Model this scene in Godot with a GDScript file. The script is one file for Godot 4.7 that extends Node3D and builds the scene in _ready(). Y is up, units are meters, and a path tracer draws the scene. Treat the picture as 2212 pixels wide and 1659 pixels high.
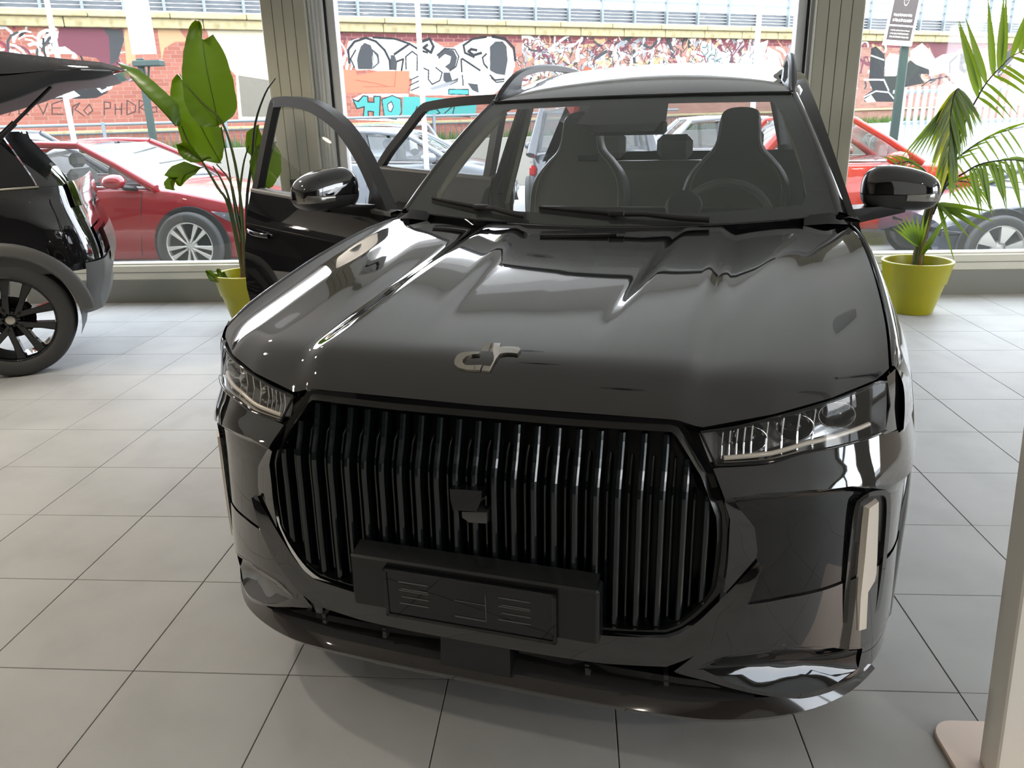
extends Node3D
# A car showroom: black sport utility car seen from the front, street with a painted brick wall behind the glass.

var M := {}
const TILE := 0.45
const CEIL := 2.95
const WTOP := 2.78
const LAMP := 1.8

func _ready() -> void:
	set_camera_and_light()
	make_materials()
	car_materials()
	build_room()
	build_street()
	build_main_car()
	build_left_car()
	build_street_cars()
	build_plants()
	build_stand()
	build_lamps()

func set_camera_and_light() -> void:
	var cam := Camera3D.new()
	cam.name = "camera"
	add_child(cam)
	cam.transform = Transform3D(Basis(Vector3(0.997188, -0.025877, -0.070336), Vector3(0.001781, 0.946417, -0.322942), Vector3(0.074924, 0.321909, 0.943801)), Vector3(0, 1.457584, 0))
	cam.fov = 52.10125
	cam.near = 0.05
	cam.far = 400.0
	cam.current = true
	var e := Environment.new()
	e.background_mode = Environment.BG_SKY
	var sky := Sky.new()
	var sm := ProceduralSkyMaterial.new()
	sm.sky_top_color = Color(0.84, 0.88, 0.93)
	sm.sky_horizon_color = Color(0.95, 0.96, 0.97)
	sm.ground_horizon_color = Color(0.6, 0.6, 0.6)
	sm.ground_bottom_color = Color(0.4, 0.4, 0.4)
	sm.sun_angle_max = 0.0
	sky.sky_material = sm
	e.sky = sky
	e.background_energy_multiplier = 6.6
	e.tonemap_mode = Environment.TONE_MAPPER_LINEAR
	e.tonemap_exposure = 1.8
	e.sdfgi_enabled = true
	e.ssao_enabled = true
	e.ssil_enabled = true
	var we := WorldEnvironment.new()
	we.name = "environment"
	we.environment = e
	add_child(we)
# ---------------------------------------------------------------- materials
func mat(key: String, col: Color, rough := 0.5, metal := 0.0) -> StandardMaterial3D:
	if M.has(key):
		return M[key]
	var m := StandardMaterial3D.new()
	m.resource_name = key
	m.albedo_color = col
	m.roughness = rough
	m.metallic = metal
	M[key] = m
	return m

func gloss(key: String, col: Color, rough := 0.12, coat_rough := 0.02) -> StandardMaterial3D:
	var m := mat(key, col, rough)
	m.metallic_specular = 0.3
	m.clearcoat_enabled = true
	m.clearcoat = 1.0
	m.clearcoat_roughness = coat_rough
	return m

func glass(key: String, col: Color, alpha: float) -> StandardMaterial3D:
	var m := mat(key, Color(col.r, col.g, col.b, alpha), 0.02)
	m.transparency = BaseMaterial3D.TRANSPARENCY_ALPHA
	m.cull_mode = BaseMaterial3D.CULL_DISABLED
	return m

func noise_tex(freq: float, ramp: Array, size := 512, seed_ := 1, octaves := 4, kind := FastNoiseLite.TYPE_SIMPLEX_SMOOTH) -> NoiseTexture2D:
	var n := FastNoiseLite.new()
	n.noise_type = kind
	n.seed = seed_
	n.frequency = freq
	n.fractal_octaves = octaves
	var t := NoiseTexture2D.new()
	t.width = size
	t.height = size
	t.seamless = true
	t.noise = n
	var g := Gradient.new()
	var offs := PackedFloat32Array()
	var cols := PackedColorArray()
	for i in ramp.size():
		offs.append(float(i) / float(ramp.size() - 1))
		cols.append(ramp[i])
	g.offsets = offs
	g.colors = cols
	t.color_ramp = g
	return t

# ---------------------------------------------------------------- mesh building
class MB:
	var v := PackedVector3Array()
	var n := PackedVector3Array()
	var t := PackedVector2Array()
	var ix := PackedInt32Array()
	func put(p: Vector3, nn: Vector3, uv := Vector2.ZERO) -> int:
		v.append(p)
		n.append(nn)
		t.append(uv)
		return v.size() - 1
	func tri(a: Vector3, b: Vector3, c: Vector3) -> void:
		var nn := (c - a).cross(b - a)
		if nn.length() < 1e-12:
			return
		nn = nn.normalized()
		var i := v.size()
		put(a, nn); put(b, nn); put(c, nn)
		ix.append_array(PackedInt32Array([i, i + 1, i + 2]))
	func quad(a: Vector3, b: Vector3, c: Vector3, d: Vector3) -> void:
		tri(a, b, c)
		tri(a, c, d)
	# rows of points, smooth normals
	func grid(rows: Array, flip := false, close_v := false, close_u := false, uvs := Vector2.ONE) -> void:
		var nr := rows.size()
		var nc: int = rows[0].size()
		var base := v.size()
		for r in nr:
			for c in nc:
				var p: Vector3 = rows[r][c]
				var c0 := c - 1
				var c1 := c + 1
				var r0 := r - 1
				var r1 := r + 1
				if close_u:
					c0 = (c - 1 + nc) % nc
					c1 = (c + 1) % nc
				else:
					c0 = maxi(c0, 0)
					c1 = mini(c1, nc - 1)
				if close_v:
					r0 = (r - 1 + nr) % nr
					r1 = (r + 1) % nr
				else:
					r0 = maxi(r0, 0)
					r1 = mini(r1, nr - 1)
				var du: Vector3 = rows[r][c1] - rows[r][c0]
				var dv: Vector3 = rows[r1][c] - rows[r0][c]
				var nn := du.cross(dv)
				if nn.length() < 1e-14:
					var rr := r + 1 if r == 0 else r - 1
					rr = clampi(rr, 0, nr - 1)
					du = rows[rr][c1] - rows[rr][c0]
					nn = du.cross(dv)
				nn = nn.normalized() if nn.length() > 1e-14 else Vector3.UP
				if flip:
					nn = -nn
				put(p, nn, Vector2(float(c) / maxf(1, nc - 1), float(r) / maxf(1, nr - 1)) * uvs)
		var lr := nr if close_v else nr - 1
		var lc := nc if close_u else nc - 1
		for r in lr:
			for c in lc:
				var a := base + r * nc + c
				var b := base + r * nc + (c + 1) % nc
				var d := base + ((r + 1) % nr) * nc + c
				var e := base + ((r + 1) % nr) * nc + (c + 1) % nc
				if flip:
					ix.append_array(PackedInt32Array([a, b, e, a, e, d]))
				else:
					ix.append_array(PackedInt32Array([a, e, b, a, d, e]))
	func mesh() -> ArrayMesh:
		var am := ArrayMesh.new()
		var arr := []
		arr.resize(Mesh.ARRAY_MAX)
		arr[Mesh.ARRAY_VERTEX] = v
		arr[Mesh.ARRAY_NORMAL] = n
		arr[Mesh.ARRAY_TEX_UV] = t
		arr[Mesh.ARRAY_INDEX] = ix
		am.add_surface_from_arrays(Mesh.PRIMITIVE_TRIANGLES, arr)
		return am
	# box with chamfered edges
	func box(lo: Vector3, hi: Vector3, bev := 0.0, xf := Transform3D.IDENTITY) -> void:
		if bev <= 0.0:
			var p := []
			for k in 8:
				p.append(xf * Vector3(hi.x if k & 1 else lo.x, hi.y if k & 2 else lo.y, hi.z if k & 4 else lo.z))
			quad(p[4], p[6], p[7], p[5])
			quad(p[1], p[3], p[2], p[0])
			quad(p[0], p[2], p[6], p[4])
			quad(p[5], p[7], p[3], p[1])
			quad(p[2], p[3], p[7], p[6])
			quad(p[0], p[4], p[5], p[1])
			return
		var c := (lo + hi) * 0.5
		var h := (hi - lo) * 0.5
		bev = minf(bev, minf(h.x, minf(h.y, h.z)) * 0.95)
		var f := func(sx, sy, sz, ax):
			var q := Vector3(sx * h.x, sy * h.y, sz * h.z)
			if ax != 0: q.x -= sx * bev
			if ax != 1: q.y -= sy * bev
			if ax != 2: q.z -= sz * bev
			return xf * (c + q)
		var o := xf * c
		var face := func(pts):
			var m := Vector3.ZERO
			for q in pts: m += q
			m /= pts.size()
			var nn: Vector3 = (pts[2] - pts[0]).cross(pts[1] - pts[0])
			if nn.dot(m - o) < 0:
				pts.reverse()
			if pts.size() == 4: quad(pts[0], pts[1], pts[2], pts[3])
			else: tri(pts[0], pts[1], pts[2])
		for s in [-1, 1]:
			face.call([f.call(s, -1, -1, 0), f.call(s, 1, -1, 0), f.call(s, 1, 1, 0), f.call(s, -1, 1, 0)])
			face.call([f.call(-1, s, -1, 1), f.call(1, s, -1, 1), f.call(1, s, 1, 1), f.call(-1, s, 1, 1)])
			face.call([f.call(-1, -1, s, 2), f.call(1, -1, s, 2), f.call(1, 1, s, 2), f.call(-1, 1, s, 2)])
			for r in [-1, 1]:
				face.call([f.call(s, r, -1, 0), f.call(s, r, 1, 0), f.call(s, r, 1, 1), f.call(s, r, -1, 1)])
				face.call([f.call(s, -1, r, 0), f.call(s, 1, r, 0), f.call(s, 1, r, 2), f.call(s, -1, r, 2)])
				face.call([f.call(-1, s, r, 1), f.call(1, s, r, 1), f.call(1, s, r, 2), f.call(-1, s, r, 2)])
				for q in [-1, 1]:
					face.call([f.call(s, r, q, 0), f.call(s, r, q, 1), f.call(s, r, q, 2)])
	# flat outline given in 2D, raised by depth along the third axis of xf, with a bevel on the front edge
	func prism(poly: PackedVector2Array, z0: float, z1: float, xf := Transform3D.IDENTITY, bev := 0.0) -> void:
		var pl := poly.duplicate()
		if Geometry2D.is_polygon_clockwise(pl):
			pl.reverse()
		var np := pl.size()
		var inn := pl.duplicate()
		if bev > 0:
			for i in np:
				var a := (pl[i] - pl[(i - 1 + np) % np]).normalized()
				var b := (pl[(i + 1) % np] - pl[i]).normalized()
				var na := Vector2(-a.y, a.x)
				var nb := Vector2(-b.y, b.x)
				var m := (na + nb)
				m = m.normalized() if m.length() > 0.01 else na
				inn[i] = pl[i] + m * bev / maxf(0.5, m.dot(na))
		var idx := Geometry2D.triangulate_polygon(inn)
		for k in range(0, idx.size(), 3):
			var a3 := inn[idx[k]]
			var b3 := inn[idx[k + 1]]
			var c3 := inn[idx[k + 2]]
			if (b3 - a3).cross(c3 - a3) < 0:
				var sw := b3
				b3 = c3
				c3 = sw
			tri(xf * Vector3(a3.x, a3.y, z1), xf * Vector3(c3.x, c3.y, z1), xf * Vector3(b3.x, b3.y, z1))
		idx = Geometry2D.triangulate_polygon(pl)
		for k in range(0, idx.size(), 3):
			var a3 := pl[idx[k]]
			var b3 := pl[idx[k + 1]]
			var c3 := pl[idx[k + 2]]
			if (b3 - a3).cross(c3 - a3) < 0:
				var sw := b3
				b3 = c3
				c3 = sw
			tri(xf * Vector3(a3.x, a3.y, z0), xf * Vector3(b3.x, b3.y, z0), xf * Vector3(c3.x, c3.y, z0))
		var zm := z1 - bev * signf(z1 - z0)
		for i in np:
			var j := (i + 1) % np
			quad(xf * Vector3(pl[i].x, pl[i].y, z0), xf * Vector3(pl[i].x, pl[i].y, zm), xf * Vector3(pl[j].x, pl[j].y, zm), xf * Vector3(pl[j].x, pl[j].y, z0))
			if bev > 0:
				quad(xf * Vector3(pl[i].x, pl[i].y, zm), xf * Vector3(inn[i].x, inn[i].y, z1), xf * Vector3(inn[j].x, inn[j].y, z1), xf * Vector3(pl[j].x, pl[j].y, zm))
	func tube(path: Array, rad, sides := 8, caps := true) -> void:
		var rows := []
		var np := path.size()
		var up := Vector3.UP
		var last := Vector3.ZERO
		for i in np:
			var d: Vector3 = path[mini(i + 1, np - 1)] - path[maxi(i - 1, 0)]
			d = d.normalized()
			if i == 0:
				up = Vector3.UP if absf(d.y) < 0.9 else Vector3.RIGHT
				last = (up - d * up.dot(d)).normalized()
			else:
				last = (last - d * last.dot(d)).normalized()
			var side := d.cross(last)
			var row := []
			var rr: float = rad[i] if rad is Array else rad
			for k in sides:
				var a := TAU * k / sides
				row.append(path[i] + (last * cos(a) + side * sin(a)) * rr)
			rows.append(row)
		grid(rows, true, false, true)
		if caps:
			for e in [0, np - 1]:
				for k in sides:
					var q: Array = rows[e]
					if e == 0: tri(path[e], q[k], q[(k + 1) % sides])
					else: tri(path[e], q[(k + 1) % sides], q[k])
	# profile points (x = radius, y = height along axis) turned about the y axis of xf
	func lathe(prof: Array, seg := 24, xf := Transform3D.IDENTITY) -> void:
		var rows := []
		for q in prof:
			var row := []
			for k in seg:
				var a := TAU * k / seg
				row.append(xf * Vector3(q.x * cos(a), q.y, q.x * sin(a)))
			rows.append(row)
		grid(rows, false, false, true)

func part(parent: Node, called: String, mesh: Mesh, m: Material) -> MeshInstance3D:
	var o := MeshInstance3D.new()
	o.name = called
	o.mesh = mesh
	if m:
		o.material_override = m
	o.cast_shadow = GeometryInstance3D.SHADOW_CASTING_SETTING_ON
	parent.add_child(o, true)
	return o

func bpart(parent: Node, called: String, lo: Vector3, hi: Vector3, m: Material, bev := 0.0) -> MeshInstance3D:
	var b := MB.new()
	b.box(lo, hi, bev)
	return part(parent, called, b.mesh(), m)

func gpart(parent: Node, called: String, rows: Array, m: Material, flip := false) -> MeshInstance3D:
	var b := MB.new()
	b.grid(rows, flip)
	return part(parent, called, b.mesh(), m)

func tpart(parent: Node, called: String, path: Array, rad, m: Material, sides := 8) -> MeshInstance3D:
	var b := MB.new()
	b.tube(path, rad, sides)
	return part(parent, called, b.mesh(), m)

func thing(called: String, label: String, category: String, at := Vector3.ZERO, turn := 0.0, group := "") -> Node3D:
	var o := Node3D.new()
	o.name = called
	add_child(o, true)
	o.position = at
	o.rotation.y = turn
	o.set_meta("label", label)
	o.set_meta("category", category)
	if group != "":
		o.set_meta("group", group)
	return o

func structure(called: String) -> Node3D:
	var o := Node3D.new()
	o.name = called
	add_child(o, true)
	o.set_meta("kind", "structure")
	return o

func tag(o: Node, label: String, category: String, group := "", kind := "") -> Node:
	o.set_meta("label", label)
	o.set_meta("category", category)
	if group != "":
		o.set_meta("group", group)
	if kind != "":
		o.set_meta("kind", kind)
	return o

# ---------------------------------------------------------------- curves
func cr(p0, p1, p2, p3, t: float):
	return 0.5 * ((2.0 * p1) + (p2 - p0) * t + (2.0 * p0 - 5.0 * p1 + 4.0 * p2 - p3) * t * t + (3.0 * p1 - p0 - 3.0 * p2 + p3) * t * t * t)

func smooth(pts: Array, n: int, closed := false) -> Array:
	var out := []
	var k := pts.size()
	var segs := k if closed else k - 1
	for i in (n if closed else n + 1):
		var x := float(i) / n * segs
		var s := mini(int(x), segs - 1)
		var t := x - s
		if closed:
			out.append(cr(pts[(s - 1 + k) % k], pts[s % k], pts[(s + 1) % k], pts[(s + 2) % k], t))
		else:
			var a = pts[s - 1] if s > 0 else pts[0] * 2.0 - pts[1]
			var b = pts[s + 2] if s + 2 < k else pts[k - 1] * 2.0 - pts[k - 2]
			out.append(cr(a, pts[s], pts[s + 1], b, t))
	return out

func lin(pts: Array, n: int) -> Array:
	# even spacing by length along a polyline
	var acc := [0.0]
	for i in range(1, pts.size()):
		acc.append(acc[-1] + (pts[i] - pts[i - 1]).length())
	var out := []
	for i in n + 1:
		var d: float = acc[-1] * i / n
		var s := 0
		while s < pts.size() - 2 and acc[s + 1] < d:
			s += 1
		var w: float = (d - acc[s]) / maxf(1e-9, acc[s + 1] - acc[s])
		out.append(pts[s].lerp(pts[s + 1], w))
	return out

func patch(ctrl: Array, nu: int, nv: int) -> Array:
	var mid := []
	for r in ctrl:
		mid.append(smooth(r, nu))
	var out := []
	for i in nv + 1:
		out.append([])
	for c in nu + 1:
		var col := []
		for r in mid:
			col.append(r[c])
		var sm := smooth(col, nv)
		for i in nv + 1:
			out[i].append(sm[i])
	return out

func ruled(a: Array, b: Array, nv: int, bulge := Vector3.ZERO) -> Array:
	var rows := []
	for i in nv + 1:
		var t := float(i) / nv
		var row := []
		for k in a.size():
			row.append(a[k].lerp(b[k], t) + bulge * 4.0 * t * (1.0 - t))
		rows.append(row)
	return rows

func itp(xs: Array, ys: Array, x: float) -> float:
	if x <= xs[0]:
		return ys[0]
	for i in range(1, xs.size()):
		if x <= xs[i]:
			return lerpf(ys[i - 1], ys[i], (x - xs[i - 1]) / (xs[i] - xs[i - 1]))
	return ys[-1]

# same but smooth
func its(xs: Array, ys: Array, x: float) -> float:
	if x <= xs[0]:
		return ys[0]
	var k := xs.size()
	for i in range(1, k):
		if x <= xs[i]:
			var m := []
			for j in [i - 1, i]:
				if j == 0: m.append((ys[1] - ys[0]) / (xs[1] - xs[0]))
				elif j == k - 1: m.append((ys[j] - ys[j - 1]) / (xs[j] - xs[j - 1]))
				else: m.append((ys[j + 1] - ys[j - 1]) / (xs[j + 1] - xs[j - 1]))
			var h: float = xs[i] - xs[i - 1]
			var t: float = (x - xs[i - 1]) / h
			var t2 := t * t
			var t3 := t2 * t
			return (2 * t3 - 3 * t2 + 1) * ys[i - 1] + (t3 - 2 * t2 + t) * h * m[0] + (-2 * t3 + 3 * t2) * ys[i] + (t3 - t2) * h * m[1]
	return ys[-1]
# ---------------------------------------------------------------- materials
func make_materials() -> void:
	gloss("paint", Color(0.085, 0.085, 0.095), 0.04, 0.01).metallic_specular = 0.62
	gloss("piano", Color(0.055, 0.06, 0.07), 0.04, 0.01).metallic_specular = 0.2
	mat("plastic", Color(0.19, 0.19, 0.195), 0.5)
	mat("plastic_grey", Color(0.33, 0.33, 0.325), 0.45)
	mat("rubber", Color(0.14, 0.14, 0.14), 0.65)
	mat("tyre", Color(0.22, 0.22, 0.22), 0.75)
	mat("chrome", Color(0.86, 0.84, 0.80), 0.12, 1.0)
	mat("satin", Color(0.72, 0.70, 0.66), 0.25, 1.0)
	mat("reflector", Color(0.9, 0.9, 0.9), 0.08, 1.0)
	mat("black", Color(0.06, 0.06, 0.065), 0.4)
	mat("cabin", Color(0.45, 0.455, 0.445), 0.7)
	mat("leather", Color(0.45, 0.46, 0.445), 0.45)
	mat("stitch", Color(0.75, 0.75, 0.72), 0.6)
	mat("liner", Color(0.62, 0.6, 0.52), 0.85)
	glass("windscreen", Color(0.44, 0.47, 0.45), 0.24)
	glass("sideglass", Color(0.02, 0.10, 0.06), 0.18)
	glass("tinted", Color(0.06, 0.07, 0.065), 0.72)
	glass("lens", Color(0.9, 0.9, 0.9), 0.03)
	glass("pane", Color(0.75, 0.85, 0.82), 0.015)
	var lm := mat("lampstrip", Color(0.86, 0.82, 0.76), 0.18)
	lm.clearcoat_enabled = true
	# room
	var fl := mat("tile", Color(1, 1, 1), 0.30)
	fl.albedo_texture = noise_tex(0.006, [Color(0.60, 0.60, 0.59), Color(0.63, 0.63, 0.62), Color(0.645, 0.645, 0.635)], 512, 3, 5)
	fl.uv1_triplanar = true
	fl.uv1_world_triplanar = true
	fl.uv1_scale = Vector3(0.7, 0.7, 0.7)
	fl.roughness_texture = noise_tex(0.01, [Color(0.93, 0.93, 0.93), Color(1, 1, 1)], 512, 9, 4)
	fl.roughness = 0.55
	fl.metallic_specular = 0.28
	mat("grout", Color(0.20, 0.19, 0.18), 0.8)
	mat("cladding", Color(0.66, 0.64, 0.57), 0.55)
	mat("groove", Color(0.30, 0.29, 0.26), 0.7)
	mat("aluminium", Color(0.80, 0.80, 0.79), 0.4, 0.35)
	mat("gasket", Color(0.05, 0.05, 0.05), 0.6)
	mat("sill", Color(0.82, 0.81, 0.76), 0.45)
	mat("kerb", Color(0.50, 0.50, 0.48), 0.5)
	mat("ceiling", Color(0.96, 0.955, 0.94), 0.9)
	mat("wall", Color(0.60, 0.57, 0.53), 0.85)
	mat("backwall", Color(0.24, 0.225, 0.21), 0.8)

func pixel_of(p: Vector3) -> Vector2:
	var b := Basis(Vector3(0.997188, -0.025877, -0.070336), Vector3(0.001781, 0.946417, -0.322942), Vector3(0.074924, 0.321909, 0.943801))
	var q := b.transposed() * (p - Vector3(0, 1.457584, 0))
	if q.z > -0.05:
		return Vector2(-9999, -9999)
	return Vector2(1106.0 + 1696.92 * q.x / -q.z, 829.5 - 1696.92 * q.y / -q.z)

func build_room() -> void:
	# ---- floor: grout bed and single tiles
	var fl := structure("floor")
	bpart(fl, "screed", Vector3(-8.0, -0.25, -6.72), Vector3(6.62, -0.0025, 5.3), M.grout)
	var tm := MB.new()
	tm.box(Vector3(-TILE / 2 + 0.0014, -0.012, -TILE / 2 + 0.0014), Vector3(TILE / 2 - 0.0014, 0, TILE / 2 - 0.0014), 0.0012)
	var tile := tm.mesh()
	var near := []
	var rest := []
	for i in range(-14, 17):
		for j in range(-13, 11):
			var p := Vector3(-1.23773 + (i + 0.5) * TILE, 0, -1.762757 - (j + 0.5) * TILE)
			if p.x < -7.75 or p.x > 6.3 or p.z < -6.73 or p.z > 5.0:
				continue
			var px := pixel_of(p)
			var seen := px.x > -110 and px.x < 2320 and px.y < 1760 and px.y > 600
			if seen and px.x > 640 and px.x < 1800 and px.y < 1400:
				seen = false
			if seen:
				near.append([p.length(), p])
			else:
				rest.append(p)
	near.sort_custom(func(a, b): return a[0] < b[0])
	for k in near.size():
		if k < 300:
			var o := part(fl, "tile", tile, M.tile)
			o.position = near[k][1]
		else:
			rest.append(near[k][1])
	var rb := MB.new()
	for p in rest:
		rb.box(p + Vector3(-TILE / 2 + 0.0014, -0.012, -TILE / 2 + 0.0014), p + Vector3(TILE / 2 - 0.0014, 0, TILE / 2 - 0.0014))
	var ro := part(fl, "tile", rb.mesh(), M.tile)
	ro.set_meta("kind", "stuff")
	# ---- ceiling and closed walls
	var ce := structure("ceiling")
	bpart(ce, "ceiling_slab", Vector3(-8.0, CEIL, -6.9), Vector3(6.7, CEIL + 0.25, 5.3), M.ceiling)
	var wl := structure("wall_left")
	bpart(wl, "wall_panel", Vector3(-8.2, -0.25, -6.9), Vector3(-7.9, CEIL + 0.2, 5.3), M.wall)
	var wb := structure("wall_back")
	bpart(wb, "wall_panel", Vector3(-8.2, -0.25, 5.2), Vector3(6.7, CEIL + 0.2, 5.5), M.backwall)
	# ---- right wall: glazed towards the street, closed behind
	var wr := structure("wall_right")
	bpart(wr, "wall_panel", Vector3(6.4, -0.25, 2.5), Vector3(6.7, CEIL + 0.2, 5.3), M.wall)
	bpart(wr, "wall_panel", Vector3(6.4, -0.25, -6.9), Vector3(6.7, CEIL + 0.2, -2.4), M.wall)
	bpart(wr, "wall_foot", Vector3(6.45, -0.25, -2.4), Vector3(6.7, 0.2, 2.5), M.kerb, 0.004)
	bpart(wr, "lintel", Vector3(6.4, WTOP, -2.4), Vector3(6.7, CEIL + 0.2, 2.5), M.cladding)
	for k in 2:
		var w := structure("window_%d" % (4 + k))
		var z0 := -2.4 + k * 2.45
		bpart(w, "sill_rail", Vector3(6.46, 0.2, z0), Vector3(6.62, 0.34, z0 + 2.45), M.sill, 0.004)
		bpart(w, "stile", Vector3(6.48, 0.34, z0), Vector3(6.60, WTOP, z0 + 0.08), M.aluminium, 0.004)
		bpart(w, "stile", Vector3(6.48, 0.34, z0 + 2.37), Vector3(6.60, WTOP, z0 + 2.45), M.aluminium, 0.004)
		bpart(w, "pane", Vector3(6.535, 0.34, z0 + 0.08), Vector3(6.541, WTOP, z0 + 2.37), M.pane)
	# ---- window wall
	var ww := structure("wall_window")
	bpart(ww, "kerb", Vector3(-8.0, -0.25, -6.78), Vector3(6.6, 0.2, -6.50), M.kerb, 0.004)
	bpart(ww, "lintel", Vector3(-8.0, WTOP, -6.8), Vector3(6.6, CEIL + 0.2, -6.45), M.ceiling)
	column(ww, -2.345, -2.015)
	column(ww, 1.79, 2.12)
	bpart(ww, "corner_post", Vector3(6.25, 0.0, -6.8), Vector3(6.6, CEIL, -6.45), M.cladding, 0.004)
	bpart(ww, "corner_post", Vector3(-8.0, 0.0, -6.8), Vector3(-7.7, CEIL, -6.45), M.cladding, 0.004)
	var bays := [[-7.7, -2.345, false, false], [-2.015, 1.79, true, true], [2.12, 6.25, false, false]]
	for k in 3:
		var w := structure("window_%d" % (k + 1))
		var x0: float = bays[k][0]
		var x1: float = bays[k][1]
		bpart(w, "sill_rail", Vector3(x0, 0.2, -6.66), Vector3(x1, 0.325, -6.50), M.sill, 0.006)
		bpart(w, "glazing_bead", Vector3(x0, 0.325, -6.64), Vector3(x1, 0.34, -6.53), M.sill, 0.003)
		bpart(w, "bead_line", Vector3(x0, 0.262, -6.499), Vector3(x1, 0.268, -6.497), M.kerb)
		if bays[k][2]:
			frame(w, x0, 1.0)
			frame(w, x1, -1.0)
			bpart(w, "pane", Vector3(x0 + 0.2, 0.34, -6.60), Vector3(x1 - 0.08, WTOP, -6.594), M.pane)
		else:
			bpart(w, "stile", Vector3(x0, 0.34, -6.66), Vector3(x0 + 0.05, WTOP, -6.54), M.aluminium, 0.004)
			bpart(w, "stile", Vector3(x1 - 0.05, 0.34, -6.66), Vector3(x1, WTOP, -6.54), M.aluminium, 0.004)
			bpart(w, "pane", Vector3(x0 + 0.05, 0.34, -6.60), Vector3(x1 - 0.05, WTOP, -6.594), M.pane)

func column(ww: Node, x0: float, x1: float) -> void:
	var g := bpart(ww, "column_core", Vector3(x0 + 0.004, 0.0, -6.76), Vector3(x1 - 0.004, CEIL, -6.432), M.groove)
	var n := 4
	var w := (x1 - x0) / n
	for k in n:
		bpart(g, "cladding_strip", Vector3(x0 + k * w + 0.0022, 0.0, -6.44), Vector3(x0 + (k + 1) * w - 0.0022, CEIL, -6.42), M.cladding, 0.002)
	bpart(g, "cladding_strip", Vector3(x0 - 0.004, 0.0, -6.76), Vector3(x0 + 0.003, CEIL, -6.424), M.cladding)
	bpart(g, "cladding_strip", Vector3(x1 - 0.003, 0.0, -6.76), Vector3(x1 + 0.004, CEIL, -6.424), M.cladding)

# ribbed aluminium frame standing beside a column, dir = towards the glass
func frame(w: Node, x: float, dir: float) -> void:
	var wd := 0.125 if dir > 0 else 0.03
	var lo := minf(x, x + dir * wd)
	var f := bpart(w, "frame_profile", Vector3(lo, 0.0, -6.64), Vector3(lo + wd, WTOP + 0.05, -6.50), M.aluminium, 0.003)
	for k in 4:
		var rx := lo + wd * (k + 0.5) / 4.0
		bpart(f, "rib", Vector3(rx - wd * 0.07, 0.0, -6.50), Vector3(rx + wd * 0.07, WTOP + 0.05, -6.492), M.aluminium, 0.002)
	var a := x + dir * wd
	var b := a + dir * 0.012
	bpart(w, "gasket", Vector3(minf(a, b), 0.0, -6.64), Vector3(maxf(a, b), WTOP + 0.05, -6.512), M.gasket)
	var c := b + dir * 0.066
	bpart(w, "stile", Vector3(minf(b, c), 0.34, -6.65), Vector3(maxf(b, c), WTOP + 0.02, -6.53), M.aluminium, 0.004)
# ---------------------------------------------------------------- main car
# car axes: u = across (towards the steering wheel side), h = height, s = distance back from the plate
func V(u: float, h: float, s: float) -> Vector3:
	return Vector3(u, h, -s)

const PU := [0.0, 0.2, 0.4, 0.5, 0.6, 0.7, 0.77, 0.82, 0.86, 0.885, 0.905, 0.92, 0.93]
const PS := [0.0, 0.0, 0.012, 0.03, 0.063, 0.12, 0.185, 0.25, 0.32, 0.39, 0.48, 0.60, 0.80]
const SH := [0.1, 0.15, 0.2, 0.25, 0.35, 0.5, 0.65, 0.74, 0.79, 0.85, 0.9, 0.95]
const S0 := [0.13, 0.10, 0.075, 0.06, 0.05, 0.05, 0.055, 0.06, 0.08, 0.10, 0.11, 0.13]

func front_s(u: float, h: float) -> float:
	return its(PU, PS, absf(u)) + its(SH, S0, h)

# point on the nose of the car, pushed out (+) along its normal
func F(u: float, h: float, out := 0.0) -> Vector3:
	var s := front_s(u, h)
	if out == 0.0:
		return V(u, h, s)
	var e := 0.004
	var du := V(u + e, h, front_s(u + e, h)) - V(u - e, h, front_s(u - e, h))
	var dh := V(u, h + e, front_s(u, h + e)) - V(u, h - e, front_s(u, h - e))
	var nn := du.cross(dh).normalized()
	return V(u, h, s) + nn * out

func Fl(line: Array, out := 0.0, side := 1.0) -> Array:
	var r := []
	for q in line:
		r.append(F(q.x * side, q.y, out))
	return r

func v2(a: Array) -> Array:
	var r := []
	for i in range(0, a.size(), 2):
		r.append(Vector2(a[i], a[i + 1]))
	return r

# skin of the nose between two lines given as (u, h)
func nose_skin(parent: Node, called: String, a: Array, b: Array, m: Material, side: float, out_a := 0.0, out_b := 0.0, n := 24, nv := 8) -> MeshInstance3D:
	var la := lin(a, n)
	var lb := lin(b, n)
	var rows := []
	for i in nv + 1:
		var t := float(i) / nv
		var row := []
		for k in n + 1:
			var q: Vector2 = la[k].lerp(lb[k], t)
			row.append(F(q.x * side, q.y, lerpf(out_a, out_b, t)))
		rows.append(row)
	return gpart(parent, called, rows, m, side > 0)

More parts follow.
